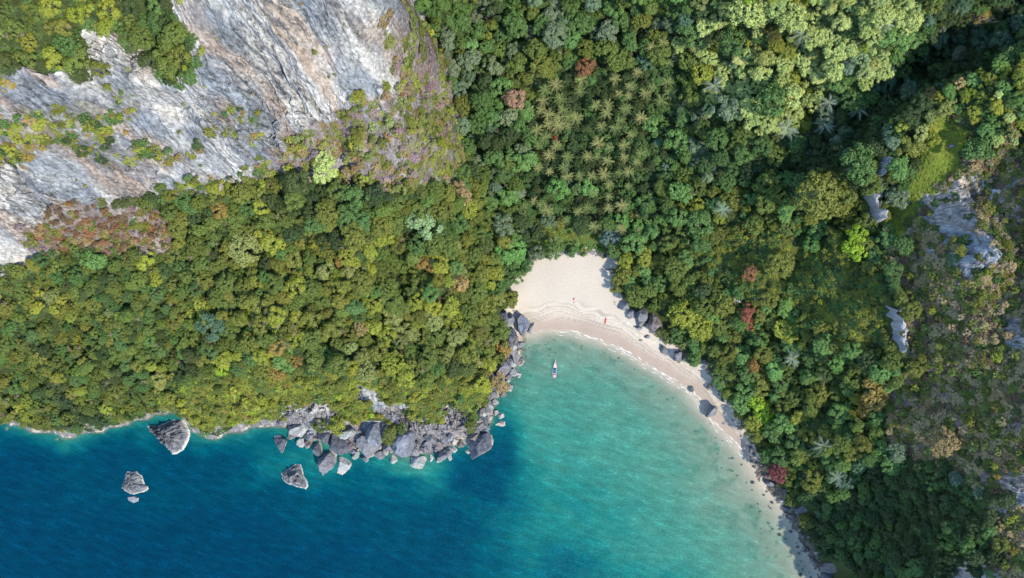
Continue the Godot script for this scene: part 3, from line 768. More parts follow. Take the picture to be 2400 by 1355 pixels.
func build_ground() -> void:
	var far := [4.0, 9.0, 16.0, 26.0, 40.0, 60.0, 90.0, 200.0, 600.0, 1500.0, 4000.0]
	var xs := spread(-312.0, 312.0, .75, far)
	var zs := spread(-190.0, 182.0, .75, far)
	var w := xs.size()
	var h := zs.size()
	var v := PackedVector3Array()
	var c := PackedColorArray()
	var kind := PackedByteArray()
	v.resize(w * h)
	c.resize(w * h)
	kind.resize(w * h)
	var k := 0
	for j in h:
		var z := zs[j]
		for i in w:
			var x := xs[i]
			var y := base_height(x, z)
			var r := wobbled_region(x, z)
			var n1 := noise_a.get_noise_2d(x * .05, z * .05)
			var n2 := noise_c.get_noise_2d(x * .7, z * .7)
			var paint: Color
			var what := 0
			if r == "sea" or y < -.05:
				what = 3
				paint = Color(.34, .30, .245) * (1.0 + .12 * n1 + .06 * n2)
				y += .25 * n1
				if y < -1.0:
					var weed := noise_a.get_noise_2d(x * .06 + 70.0, z * .06)
					paint = paint.lerp(Color(.10, .12, .09), smoothstep(.12, .34, weed) * .8)
				if y < 0 and x < 9.0 and z < 140.0:
					paint = Color(.22, .20, .17) * (1.0 + .5 * n2)
					y += .5 * n2
			elif r == "beach":
				what = 2
				var wet := smoothstep(1.9, .3, y)
				paint = Color(.402, .355, .296).lerp(Color(.300, .240, .195), wet) * (1.0 + .05 * n1 + .03 * n2)
				var tide := noise_b.get_noise_2d(y * 6.5 + 1.0 * noise_c.get_noise_2d(x * .05, z * .05), x * .02)
				if y > .8 and y < 2.1:
					paint *= 1.0 - .24 * clampf(tide * 2.6, -.4, 1.0) * smoothstep(2.15, 1.9, y)
				y += .06 * n1 + .01 * tide
			else:
				var rocky := 0.0
				if r == "limestone":
					rocky = 1.0 if x < 50.0 else .6
				elif r == "scrub" or r == "rust_ledge":
					rocky = .55
				elif r == "ledge_green" or r == "right_scrub":
					rocky = .5 if x < 50.0 else .3
				elif y < 9.0 and (r == "headland" or r == "shore_vine") or y < 3.0:
					rocky = .8
				if rocky > 0.0:
					what = 1
					var q := rock_relief(x, z)
					y += (q[0] - 2.6) * rocky * clampf(y / 12.0, .15, 1.0)
					var bright := noise_a.get_noise_2d(x * .06 + 5.0, z * .06)
					paint = Color(.31, .34, .38).lerp(Color(.62, .605, .575), clampf(.5 + bright * 1.1 + .9 * noise_c.get_noise_2d(q[5] * .03 + 2.0, q[6] * .016) + .22 * q[4], 0, 1))
					var stain := noise_a.get_noise_2d(q[5] * .045 + 20.0, q[6] * .022)
					paint = paint.lerp(Color(.44, .32, .235), smoothstep(.08, .40, stain) * (.5 + .25 * q[3]))
					var grime := noise_b.get_noise_2d(q[5] * .30 + 90.0, q[6] * .032)
					paint = paint.lerp(Color(.13, .14, .17), smoothstep(.30 - .22 * q[1], .66 - .12 * q[1], grime) * (.12 + .5 * q[1]))
					# thin open joints
					var joint := minf(absf(noise_c.get_noise_2d(q[5] * .13 + 15.0, q[6] * .035)), absf(noise_c.get_noise_2d(q[5] * .05 + 4.0, q[6] * .10 + 60.0)) * 1.6)
					paint = paint.lerp(Color(.09, .10, .12), smoothstep(.07, .015, joint) * (.35 + .6 * q[1]))
					paint *= 1.0 + .18 * n2 + .14 * q[3] + .12 * q[4]
					if x > 50.0:
						paint = paint * 1.05 if r == "limestone" else (Color(.20, .175, .145) * (1.0 + .4 * n2) if y < 4.0 else paint)
					if r == "scrub":
						paint = paint.lerp(Color(.27, .215, .20), .62 + .35 * n1)
					elif r == "rust_ledge":
						paint = paint.lerp(Color(.24, .17, .13), .6 + .3 * n1)
					elif r == "right_scrub":
						paint = paint.lerp(Color(.25, .205, .12), clampf(.9 + .4 * n1, 0, 1))
					elif r == "ledge_green":
						paint = paint.lerp(Color(.2, .18, .1), .45)
					elif y < 14.0 and x < 10.0:
						paint = paint.lerp(Color(.27, .25, .26), .75) * (1.0 + .2 * n2)
				elif r == "meadow" or r == "beach_grass":
					paint = Color(.15, .19, .03) if r == "meadow" else Color(.08, .13, .03)
					paint *= 1.0 + .5 * n1 + .25 * n2
					y += .4 * n2
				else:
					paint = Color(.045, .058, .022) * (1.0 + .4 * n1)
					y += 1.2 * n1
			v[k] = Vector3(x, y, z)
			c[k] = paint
			kind[k] = what
			k += 1
	var sets := [PackedInt32Array(), PackedInt32Array(), PackedInt32Array(), PackedInt32Array()]
	for j in h - 1:
		for i in w - 1:
			var q := j * w + i
			var into: PackedInt32Array = sets[kind[q]]
			if (i + j) % 2:
				into.append_array([q, q + 1, q + w, q + 1, q + w + 1, q + w])
			else:
				into.append_array([q, q + 1, q + w + 1, q, q + w + 1, q + w])
			sets[kind[q]] = into
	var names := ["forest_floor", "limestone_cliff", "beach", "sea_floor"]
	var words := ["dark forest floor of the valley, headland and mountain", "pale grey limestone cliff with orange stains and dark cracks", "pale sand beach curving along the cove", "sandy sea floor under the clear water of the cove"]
	var rock := vertex_paint(.92, .2)
	rock.albedo_texture = noise_texture(512, .02, 5, .52, 1.0, FastNoiseLite.TYPE_SIMPLEX_SMOOTH, 5)
	rock.heightmap_enabled = true
	rock.heightmap_texture = noise_texture(512, .022, 5, 0.0, 1.0, FastNoiseLite.TYPE_SIMPLEX, 8)
	rock.heightmap_scale = 110.0
	rock.uv1_triplanar = true
	rock.uv1_world_triplanar = true
	rock.uv1_scale = Vector3(.055, .021, .055)
	var soil := vertex_paint(.95, .1)
	var sand := vertex_paint(.95, .15)
	sand.albedo_texture = noise_texture(512, .03, 4, .88, 1.0, FastNoiseLite.TYPE_SIMPLEX, 6)
	sand.uv1_triplanar = true
	sand.uv1_world_triplanar = true
	sand.uv1_scale = Vector3(.06, .06, .06)
	var paints := [soil, rock, sand, sand]
	for s in 4:
		# only the vertices this sheet uses
		var idx: PackedInt32Array = sets[s]
		var seen := PackedInt32Array()
		seen.resize(w * h)
		seen.fill(-1)
		var vv := PackedVector3Array()
		var cc := PackedColorArray()
		var ii := PackedInt32Array()
		ii.resize(idx.size())
		for t in idx.size():
			var q := idx[t]
			if seen[q] < 0:
				seen[q] = vv.size()
				vv.append(v[q])
				cc.append(c[q])
			ii[t] = seen[q]
		var o := put(names[s], mesh_of(vv, ii, cc), paints[s])
		tag(o, words[s], "", "", "structure")


func near_land(x: float, z: float) -> bool:
	# rocky shallows along the headland, not along the sand
	if x > 14.0:
		return false
	var d := base_height(x, z)
	return d > -2.2


func build_sea() -> void:
	var far := [4.0, 9.0, 16.0, 26.0, 40.0, 60.0, 90.0, 200.0, 600.0, 1500.0, 4000.0]
	var xs := spread(-312.0, 312.0, 1.5, far)
	var zs := spread(-20.0, 184.0, 1.5, far)
	var w := xs.size()
	var h := zs.size()
	var v := PackedVector3Array()
	var c := PackedColorArray()
	var n := PackedVector3Array()
	var uv := PackedVector2Array()
	var deep := PackedFloat32Array()
	var depths := [0.0, 1.0, 2.2, 4.0, 6.0, 8.5, 12.0, 18.0, 30.0]
	var tints := [Color(.22, .29, .22), Color(.115, .250, .185), Color(.058, .225, .170), Color(.035, .190, .152), Color(.010, .145, .132), Color(.002, .085, .105), Color(.001, .046, .078), Color(.001, .035, .070), Color(.001, .032, .067)]
	for j in h:
		for i in w:
			var x := xs[i]
			var z := zs[j]
			var d := -base_height(x, z)
			deep.append(d)
			var patch := noise_a.get_noise_2d(x * .018, z * .018)
			var streak := noise_b.get_noise_2d(x * .015 + z * .008, z * .09 - x * .03)
			var e := maxf(0.0, d * (1.0 + .24 * patch + .16 * streak) + .3 * patch)
			# over the drowned blocks round the headland no pale sand shines through
			var drowned := smoothstep(12.0, -10.0, x - maxf(0.0, 60.0 - z) * .1) * smoothstep(125.0, 85.0, z + 30.0 * noise_a.get_noise_2d(x * .02 + 8.0, z * .02))
			e += 5.0 * drowned * smoothstep(-.1, .5, d)
			var s := 0
			while s < 7 and e > depths[s + 1]:
				s += 1
			var tint: Color = tints[s].lerp(tints[s + 1], clampf((e - depths[s]) / (depths[s + 1] - depths[s]), 0, 1))
			tint *= (1.0 + .10 * streak) / .42
			tint.a = 1.0 - exp(-maxf(d + 1.6 * drowned * smoothstep(0.0, .4, d), 0.0) * .68)
			v.append(Vector3(x, 0.02, z))
			n.append(Vector3.UP)
			c.append(tint)
			uv.append(Vector2(x * .94 + z * .34, z * .94 - x * .34) / 70.0)
	var idx := PackedInt32Array()
	for j in h - 1:
		for i in w - 1:
			var q := j * w + i
			if minf(minf(deep[q], deep[q + 1]), minf(deep[q + w], deep[q + w + 1])) > -3.0 or maxf(deep[q], deep[q + w + 1]) > 0.0:
				idx.append_array([q, q + 1, q + w + 1, q, q + w + 1, q + w])
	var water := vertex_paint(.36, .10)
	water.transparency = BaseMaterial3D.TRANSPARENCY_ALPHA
	# ripples and wavelets, crests longer across the wind than along it
	var side := 1024
	var swell := PackedFloat32Array()
	swell.resize(side * side)
	for layer in [[300, .016, .8, 3], [420, .06, .6, 9]]:
		var waves := FastNoiseLite.new()
		waves.seed = layer[3]
		waves.frequency = layer[1]
		waves.fractal_octaves = 3
		var im := waves.get_seamless_image(layer[0], side)
		im.convert(Image.FORMAT_RF)
		im.resize(side, side, Image.INTERPOLATE_CUBIC)
		var f := im.get_data().to_float32_array()
		for q in f.size():
			swell[q] += f[q] * layer[2]
	var bent := PackedByteArray()
	var glint_flecks := PackedByteArray()
	bent.resize(side * side * 3)
	glint_flecks.resize(side * side * 3)
	for y in side:
		for x in side:
			var q := y * side + x
			var dx := swell[y * side + (x + 1) % side] - swell[y * side + (x + side - 1) % side]
			var dy := swell[((y + 1) % side) * side + x] - swell[((y + side - 1) % side) * side + x]
			var m := Vector3(-dx * 3.0, dy * 3.0, 1.0).normalized()
			bent[q * 3] = int(m.x * 127.0 + 128.0)
			bent[q * 3 + 1] = int(m.y * 127.0 + 128.0)
			bent[q * 3 + 2] = int(m.z * 127.0 + 128.0)
			var k := int(255.0 * (.585 + .15 * (swell[q] - .7) + .08 * smoothstep(.93, 1.15, swell[q])))  # crests painted lighter: glints and sky reflection put into the albedo, with foam
			glint_flecks[q * 3] = clampi(k, 0, 255)
			glint_flecks[q * 3 + 1] = clampi(k, 0, 255)
			glint_flecks[q * 3 + 2] = clampi(k, 0, 255)
	water.normal_enabled = true
	water.normal_texture = ImageTexture.create_from_image(Image.create_from_data(side, side, false, Image.FORMAT_RGB8, bent))
	water.normal_scale = 1.0
	water.albedo_texture = ImageTexture.create_from_image(Image.create_from_data(side, side, false, Image.FORMAT_RGB8, glint_flecks))
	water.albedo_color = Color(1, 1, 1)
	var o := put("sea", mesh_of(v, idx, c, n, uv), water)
	tag(o, "clear sea, deep blue off the headland and turquoise in the cove", "", "", "structure")
	build_foam()


func build_foam() -> void:
	var line: Array = BREAKLINES["coast"]
	var v := PackedVector3Array()
	var idx := PackedInt32Array()
	for pass_no in 3:
		for q in line.size() - 1:
			var a := Vector2(line[q][0], line[q][1])
			var b := Vector2(line[q + 1][0], line[q + 1][1])
			if a.x < 20.0 or a.x > 135.0 or a.y < 20.0:
				continue
			var along := (b - a).normalized()
			var out_to_sea := Vector2(-along.y, along.x)
			var steps := int(a.distance_to(b) / .5) + 1
			for s in steps + 1:
				var p := a.lerp(b, float(s) / steps)
				var wob := noise_a.get_noise_2d(p.x * .12 + pass_no * 40.0, p.y * .12)
				var wide := maxf(.02, (.30 - .1 * pass_no + 1.1 * noise_b.get_noise_2d(p.x * .21, p.y * .21 + pass_no * 9.0)) * (1.0 if pass_no == 0 else .7))
				var mid := p + out_to_sea * (.8 + 1.4 * wob + pass_no * 1.5 - .8)
				v.append(Vector3(mid.x - out_to_sea.x * wide * .5, .07, mid.y - out_to_sea.y * wide * .5))
				v.append(Vector3(mid.x + out_to_sea.x * wide * .5, .06, mid.y + out_to_sea.y * wide * .5))
				if s > 0:
					var m := v.size()
					idx.append_array([m - 4, m - 2, m - 1, m - 4, m - 1, m - 3])
	var lace := plain([.80, .80, .78], .9)
	lace.transparency = BaseMaterial3D.TRANSPARENCY_ALPHA
	lace.albedo_color.a = .38
	var o := put("wave_foam", mesh_of(v, idx), lace)
	tag(o, "thin white lines of foam along the waterline of the beach", "foam", "", "stuff")


# ---------------------------------------------------------------- rocks

func block(size: Vector3, from_seed: int, cuts: int, detail: int, tint: Array, at_height: float, wet: bool) -> ArrayMesh:
	# a boulder: a ball cut by planes, then weathered; open to nothing, closed all round
	var r := RandomNumberGenerator.new()
	r.seed = from_seed
	var planes := []
	for k in cuts:
		planes.append([Vector3(r.randf_range(-1, 1), r.randf_range(-.5, 1), r.randf_range(-1, 1)).normalized(), r.randf_range(.45, .80)])
	var v := PackedVector3Array()
	var c := PackedColorArray()
	var idx := PackedInt32Array()
	var shift := Vector3(r.randf() * 50.0, r.randf() * 50.0, r.randf() * 50.0)
	for face in 6:
		var n: Vector3 = [Vector3.RIGHT, Vector3.LEFT, Vector3.UP, Vector3.DOWN, Vector3.BACK, Vector3.FORWARD][face]
		var a := Vector3(n.y, n.z, n.x)
		var b := n.cross(a)
		var first := v.size()
		for j in detail + 1:
			for i in detail + 1:
				var p := (n + a * tan((2.0 * i / detail - 1.0) * PI / 4) + b * tan((2.0 * j / detail - 1.0) * PI / 4)).normalized()
				for q in planes:
					var t: float = p.dot(q[0]) - q[1]
					if t > 0.0:
						p -= q[0] * t
				p *= 1.0 + .10 * noise_b.get_noise_3dv(p * 1.6 + shift) + .05 * noise_b.get_noise_3dv(p * 5.0 + shift)
				var m := Vector3(p.x * size.x * .5, p.y * size.y, p.z * size.z * .5)
				v.append(m)
				var k := 1.0 + .55 * noise_a.get_noise_3dv(m * .28 + shift) + .2 * noise_c.get_noise_3dv(m * 1.9 + shift)
				var paint := Color(tint[0] * k, tint[1] * k, tint[2] * k)
				if wet:
					var y := m.y + at_height + .35 * noise_b.get_noise_3dv(m * .35 + shift)
					paint = paint.lerp(Color(.56, .52, .46), smoothstep(1.7, .8, y) * smoothstep(-.3, .1, y) * .85)
					paint = paint.lerp(Color(.13, .12, .08), smoothstep(0.0, -.6, y) * .8)
				c.append(paint)
		for j in detail:
			for i in detail:
				var q := first + j * (detail + 1) + i
				idx.append_array([q, q + 1, q + detail + 2, q, q + detail + 2, q + detail + 1])
	return mesh_of(v, idx, c)


const ROCK_TONES := {"grey": [.235, .235, .258], "pale": [.40, .415, .405], "dark": [.14, .15, .18], "blue": [.24, .26, .31], "brown": [.24, .21, .20], "cream": [.45, .41, .355]}


func build_boulders() -> void:
	var paint := vertex_paint(.9, .25)
	paint.albedo_texture = noise_texture(256, .03, 4, .62, 1.0, FastNoiseLite.TYPE_SIMPLEX, 21)
	paint.heightmap_enabled = true
	paint.heightmap_texture = noise_texture(256, .03, 4, 0.0, 1.0, FastNoiseLite.TYPE_SIMPLEX, 9)
	paint.heightmap_scale = 40.0
	paint.uv1_triplanar = true
	paint.uv1_world_triplanar = true
	paint.uv1_scale = Vector3(.15, .15, .15)
	var words := {"grey": "grey", "pale": "pale grey", "dark": "dark grey", "blue": "blue-grey", "brown": "brownish", "cream": "cream"}
	var n := 0
	var marked := []
	var stones_all := BOULDERS.duplicate()
	# the jumble between the great blocks
	var shore: Array = BREAKLINES["coast"]
	for t in 90:
		var f := rng.randf_range(17.0, 35.2)
		var q := int(f)
		var p := Vector2(shore[q][0], shore[q][1]).lerp(Vector2(shore[q + 1][0], shore[q + 1][1]), f - q) + Vector2(rng.randfn(-1.0, 2.6), rng.randfn(-2.5, 3.6))
		var s := rng.randf_range(2.0, 5.6)
		stones_all.append([p.x, p.y, s * rng.randf_range(1.0, 1.5), s, rng.randf_range(-60, 60), ["grey", "pale", "dark", "blue", "brown", "grey"][t % 6], rng.randf_range(.6, 1.0)])
	for b in stones_all:
		var x: float = b[0]
		var z: float = b[1]
		var tall: float = minf(b[2], b[3]) * b[6] * 1.15
		var y := maxf(base_height(x, z), -1.5)
		var centre := y + tall * .22
		var wide: float = maxf(b[2], b[3])
		var o := put("boulder", block(Vector3(b[2], tall * .8, b[3]) * (1.16 if x < 20.0 else 1.02), 100 + n, 7 + n % 5, 16 if wide > 8 else (11 if wide > 4 else 7), ROCK_TONES[b[5]], centre, z > 15.0), paint)
		o.position = Vector3(x, centre, z)
		o.rotation_degrees.y = -b[4]
		tag(o, "", "boulder", "boulders along the shore")
		for dj in range(-10, 11):
			for di in range(-10, 11):
				if Vector2(di, dj).length() < wide * .5 + (1.8 if wide > 8.0 else 0.0):
					rocky_spots[Vector2i(roundi(x) + di, roundi(z) + dj)] = true
		marked.append([o, ("large " if wide > 9 else ("medium " if wide > 5 else "small ")) + words[b[5]], "boulder", x, z])
		n += 1
	label_by_marks(marked, SHORE_MARKS)
	# broken rock between the boulders
	var small := block(Vector3(1, .5, 1), 77, 8, 3, [1, 1, 1], 50.0, false)
	var spots := []
	for t in 1450:
		var x := rng.randf_range(-95.0, 30.0)
		var z := rng.randf_range(-5.0, 100.0)
		if t > 1300:
			x = rng.randf_range(120.0, 185.0)
			z = rng.randf_range(95.0, 175.0)
		var y := base_height(x, z)
		if y > -1.0 and y < 5.5 and region_at(x, z) != "beach" or t > 1300 and y > -.4 and y < 3.0:
			var s := rng.randf_range(.5, 2.2)
			spots.append([Transform3D(Basis(Vector3.UP, rng.randf() * TAU).scaled(Vector3(s * rng.randf_range(.8, 1.6), s, s)), Vector3(x, y + .5, z)), Color.WHITE.lerp(Color(.5, .5, .55), rng.randf()) * rng.randf_range(.15, .33)])
	scatter("rubble", small, spots, paint, self, "loose broken rock between the boulders of the shore")
	# wrack of pale coral stones at the top of the beach
	var stones := []
	var top: Array = BREAKLINES["beach_back"]
	for t in 900:
		var f := rng.randf() * 5.0 + 1.0
		var q := int(f)
		var a := Vector2(top[q][0], top[q][1]).lerp(Vector2(top[q + 1][0], top[q + 1][1]), f - q)
		a += Vector2(rng.randf_range(-.6, .6), rng.randfn(1.0, .8))
		var s := rng.randf_range(.35, 1.1)
		stones.append([Transform3D(Basis(Vector3.UP, rng.randf() * TAU).scaled(Vector3(s, s, s)), Vector3(a.x, base_height(a.x, a.y) + .15, a.y)), Color(.38, .34, .37) * rng.randf_range(.6, 1.3)])
	scatter("storm_ridge_stones", small, stones, paint, self, "ridge of pale grey stones along the top of the beach")
	# dark stones and weed on the bed of the shallows
	var weed := []
	for t in 420:
		var line: Array = BREAKLINES[["bed_a", "bed_b", "bed_a"][t % 3]]
		var f := rng.randf() * (line.size() - 1.01)
		var q := int(f)
		var a := Vector2(line[q][0], line[q][1]).lerp(Vector2(line[q + 1][0], line[q + 1][1]), f - q) + Vector2(rng.randfn(0, 4.0), rng.randfn(0, 4.0))
		if noise_a.get_noise_2d(a.x * .05, a.y * .05 + 30.0) < .02:
			continue
		var y := base_height(a.x, a.y)
		if y > -.25:
			continue
		var s := rng.randf_range(.5, 2.4) * rng.randf()
		weed.append([Transform3D(Basis(Vector3.UP, rng.randf() * TAU).scaled(Vector3(s * 1.5, minf(.4, s * .3), s)), Vector3(a.x, y + .05, a.y)), Color(.05, .06, .05) * rng.randf_range(.6, 1.8)])
	scatter("seabed_stones", small, weed, paint, self, "dark weedy stones on the bed of the clear shallows")
	build_stacks(paint)
	build_blades(paint)


func scatter(called: String, mesh: Mesh, spots: Array, paint: Material, parent: Node, label := "") -> MultiMeshInstance3D:
	var m := MultiMesh.new()
	m.transform_format = MultiMesh.TRANSFORM_3D
	m.use_colors = true
	m.mesh = mesh
	m.instance_count = spots.size()
	for i in spots.size():
		m.set_instance_transform(i, spots[i][0])
		m.set_instance_color(i, spots[i][1])
	var o := MultiMeshInstance3D.new()
	o.multimesh = m
	o.material_override = paint
	if parent == self:
		o.name = numbered(called)
		tag(o, label, called.replace("_", " "), "", "stuff")
	else:
		o.name = called
	parent.add_child(o, true)
	return o


func build_stacks(paint: Material) -> void:
	var tall := {"stack_a": 9.0, "stack_b": 5.0, "stack_c": 1.2, "stack_d": 6.0}
	var words := {"stack_a": "large dark sea stack in the inlet under the headland cliff", "stack_b": "jagged sea stack far off shore, nearest the left edge", "stack_c": "low pale rock just below the jagged sea stack", "stack_d": "triangular sea stack standing alone off the boulder shore"}
	var dark := {"stack_a": .95, "stack_b": 1.05, "stack_c": 1.7, "stack_d": .95}
	for called in SEA_STACKS:
		var ring := PackedVector2Array()
		var mid := Vector2.ZERO
		var pts: Array = SEA_STACKS[called]
		for p in pts:
			mid += Vector2(p[0], p[1]) / pts.size()
		for q in pts.size():
			var a := Vector2(pts[q][0], pts[q][1]) - mid
			var b := Vector2(pts[(q + 1) % pts.size()][0], pts[(q + 1) % pts.size()][1]) - mid
			for s in 5:
				ring.append(a.lerp(b, s / 5.0))
		var n := ring.size()
		var rows := [[1.12, -3.0], [1.05, -.6], [1.0, .15], [.97, .5], [.90, 1.0]]
		for s in 9:
			var t := (s + 1) / 9.0
			rows.append([.88 * (1.0 - t), -1.0])
		var v := PackedVector3Array()
		var c := PackedColorArray()
		var idx := PackedInt32Array()
		var top := Vector2(ring[3].x, ring[3].y) * .25
		for s in rows.size():
			for q in n:
				var k: float = rows[s][0]
				var p: Vector2 = ring[q] * k + top * (1.0 - k)
				var y: float = rows[s][1]
				var far := Vector3(p.x + mid.x, 0, p.y + mid.y)
				var rough := noise_b.get_noise_2d(far.x * .33, far.z * .33) + .5 * (1.0 - 3.0 * absf(noise_b.get_noise_2d(far.x * .16 + 40.0, far.z * .16)))
				if y < 0.0 and s > 4:
					y = 1.0 + (tall[called] - 1.0) * (1.0 - pow(k, 1.3)) * clampf(.75 + .9 * rough, .25, 1.5)
				p *= 1.0 + .06 * noise_c.get_noise_3d(far.x, y, far.z)
				v.append(Vector3(p.x, y, p.y))
				var tint: Color = Color(.17, .18, .20) * (dark[called] * (1.0 + .55 * noise_a.get_noise_3d(far.x * .3, y * .3, far.z * .3) + .3 * noise_c.get_noise_3d(far.x * 1.3, y, far.z * 1.3)))
				tint = tint.lerp(Color(.36, .36, .37), smoothstep(.05, .4, noise_b.get_noise_3d(far.x * .2 + 7.0, y * .2, far.z * .2)) * .7)
				tint = tint.lerp(Color(.66, .62, .54), smoothstep(.85, .4, y) * smoothstep(-.3, .1, y))
				tint = tint.lerp(Color(.10, .10, .07), smoothstep(-.1, -.7, y))
				c.append(tint)
		for s in rows.size() - 1:
			for q in n:
				var a := s * n + q
				var b := s * n + (q + 1) % n
				idx.append_array([a, a + n, b, b, a + n, b + n])
		var o := put("sea_stack", mesh_of(v, idx, c), paint)
		o.position = Vector3(mid.x, 0, mid.y)
		tag(o, words[called], "sea stack" if called != "stack_c" else "rock")


func build_blades(paint: Material) -> void:
	# low walls of bare limestone that break through the trees on the right slope
	var wide := [3.4, 2.7, 1.8]
	var words := ["broad pale rock face among the trees just left of the mountain meadow", "middle blue-grey rock face in line below the broad one by the meadow", "long slim whitish rock face standing alone halfway down the right slope"]
	for n in ROCK_BLADES.size():
		var pts: Array = ROCK_BLADES[n]
		var line := PackedVector2Array()
		for q in pts.size() - 1:
			for s in 9:
				line.append(Vector2(pts[q][0], pts[q][1]).lerp(Vector2(pts[q + 1][0], pts[q + 1][1]), s / 9.0))
		line.append(Vector2(pts[-1][0], pts[-1][1]))
		var mid := line[line.size() / 2]
		var base := base_height(mid.x, mid.y)
		var v := PackedVector3Array()
		var c := PackedColorArray()
		var idx := PackedInt32Array()
		var across := 13
		for q in line.size():
			var f := float(q) / (line.size() - 1)
			var d := (line[mini(q + 1, line.size() - 1)] - line[maxi(q - 1, 0)]).normalized()
			var side := Vector2(-d.y, d.x)
			var fat: float = wide[n] * (.35 + .65 * sqrt(sin(PI * clampf(f * .94 + .03, 0, 1)))) * (1.0 + .9 * noise_b.get_noise_2d(q * .17, n * 20.0))
			for k in across:
				var t := 2.0 * k / (across - 1.0) - 1.0
				var p := line[q] + side * t * fat * .62
				var rough := 1.3 * noise_b.get_noise_2d(p.x * .15, p.y * .11) + .2 * noise_c.get_noise_2d(p.x * .35, p.y * .3)
				var y := base_height(p.x, p.y) - 2.0 + (9.0 + 5.0 * rough + 2.4 * t) * pow(1.0 - pow(absf(t), 3.0), .6) * clampf(sin(PI * clampf(f, .02, .98)) * 3.0, 0, 1)
				v.append(Vector3(p.x - mid.x + 1.4 * rough, y - base, p.y - mid.y))
				var tint := Color(.34, .36, .39).lerp(Color(.58, .57, .55), clampf(.55 + rough, 0, 1))
				if n == 1:
					tint *= .8
				c.append(tint * (1.0 + .2 * noise_c.get_noise_2d(p.x * 2.0, p.y * .6)))
		for q in line.size() - 1:
			for k in across - 1:
				var a := q * across + k
				idx.append_array([a, a + 1, a + across, a + 1, a + across + 1, a + across])
		var o := put("rock_face", mesh_of(v, idx, c), paint)
		o.position = Vector3(mid.x, base, mid.y)
		tag(o, words[n], "rock face")
		for p in line:
			for dj in range(-2, 3):
				for di in range(-2, 3):
					rocky_spots[Vector2i(roundi(p.x) + di, roundi(p.y) + dj)] = true


# ---------------------------------------------------------------- trees

func leaf(v: PackedVector3Array, c: PackedColorArray, idx: PackedInt32Array, p: Vector3, n: Vector3, long: float, wide: float, turn: float, tint: Color) -> void:
	var a := n.cross(Vector3(.31, .17, .93)).normalized().rotated(n, turn)
	var b := n.cross(a)
	var k := v.size()
	v.append(p - a * long)
	v.append(p - b * wide + a * long * .15)
	v.append(p + a * long)
	v.append(p + b * wide + a * long * .15)
	for i in 4:
		c.append(tint)
	idx.append(k)
	idx.append(k + 1)
	idx.append(k + 2)
	idx.append(k)
	idx.append(k + 2)
	idx.append(k + 3)


func crown_mesh(shape: String, from_seed: int) -> ArrayMesh:
	# a crown of radius one: lobes clothed in leaf clumps; its base is at y = 0
	var r := RandomNumberGenerator.new()
	r.seed = from_seed * 7 + 13
	var v := PackedVector3Array()
	var c := PackedColorArray()
	var idx := PackedInt32Array()
	var lobes := []
	var count := 22
	var low := .20
	var high := .36
	var tall := .62
	var flake := .052
	var leaves := 1900
	if shape == "dense":
		count = 46
		low = .13
		high = .25
		leaves = 2400
		tall = .55
		flake = .044
	elif shape == "mound":
		count = 9
		low = .24
		high = .42
		leaves = 420
		tall = .32
		flake = .085
	elif shape == "small":
		count = 13
		low = .20
		high = .38
		leaves = 800
		tall = .68
		flake = .076
	if shape != "mound":
		count = int(count * r.randf_range(.6, 1.35))
		flake *= r.randf_range(.8, 1.35)
		tall *= r.randf_range(.65, 1.3)
	var lean := Vector3(r.randf_range(-.12, .12), 0, r.randf_range(-.12, .12))
	var stretch := r.randf_range(.82, 1.18)
	var total := 0.0
	for i in count:
		var f := (i + .5) / count
		var up := 1.0 - f * 1.12
		var round := sqrt(maxf(0.0, 1.0 - up * up))
		var turn := i * 2.39996 + r.randf_range(-.5, .5)
		var reach := r.randf_range(.78, 1.1) * (1.0 + .42 * noise_b.get_noise_2d(cos(turn) * .7 + from_seed, sin(turn) * .7))
		var size := r.randf_range(low, high)
		var p := Vector3(cos(turn) * round * (1.0 - size * .8) * reach * stretch, up * tall * r.randf_range(.82, 1.12), sin(turn) * round * (1.0 - size * .8) * reach / stretch) + lean * up
		lobes.append([p, size, r.randf_range(.86, 1.16)])
		total += size * size
	var core := Color(.85, .85, .85)
	for l in lobes:
		var at: Vector3 = l[0]
		var size: float = l[1]
		# leafy body of the lobe
		var k := v.size()
		for t in 12:
			var y := 1.0 - 2.0 * (t + .5) / 12.0
			v.append(at + Vector3(cos(t * 2.39996) * sqrt(1.0 - y * y), y, sin(t * 2.39996) * sqrt(1.0 - y * y)) * size * .64)
			c.append(core * l[2])
		for t in [[0, 1, 3], [0, 3, 2], [0, 2, 1], [1, 4, 6], [1, 6, 3], [3, 6, 8], [3, 8, 5], [3, 5, 2], [2, 5, 7], [2, 7, 4], [2, 4, 1], [4, 7, 9], [4, 9, 6], [6, 9, 11], [6, 11, 8], [5, 8, 10], [5, 10, 7], [7, 10, 9], [8, 11, 10], [9, 10, 11]]:
			idx.append_array([k + t[0], k + t[1], k + t[2]])
		var outward := at.normalized()
		var long := Vector3(r.randf_range(.8, 1.25), r.randf_range(.7, 1.1), r.randf_range(.8, 1.25))
		for t in int(leaves * size * size / total):
			var d := Vector3(r.randfn(), r.randfn(), r.randfn()).normalized()
			if d.dot(outward) < -.35 or d.y < -.55:
				d = -d
			var p := at + d * size * lerpf(.72, 1.26, pow(r.randf(), 1.3)) * long
			var n := (d + Vector3(r.randfn(), r.randfn(), r.randfn()) * .42 + Vector3.UP * .25).normalized()
			var w := r.randf_range(.7, 1.3) * flake
			var tint: float = l[2] * r.randf_range(.72, 1.28)
			leaf(v, c, idx, p, n, w * 1.25, w * .8, r.randf() * TAU, Color(tint * r.randf_range(.92, 1.1), tint, tint * r.randf_range(.85, 1.1)))
	return mesh_of(v, idx, c)


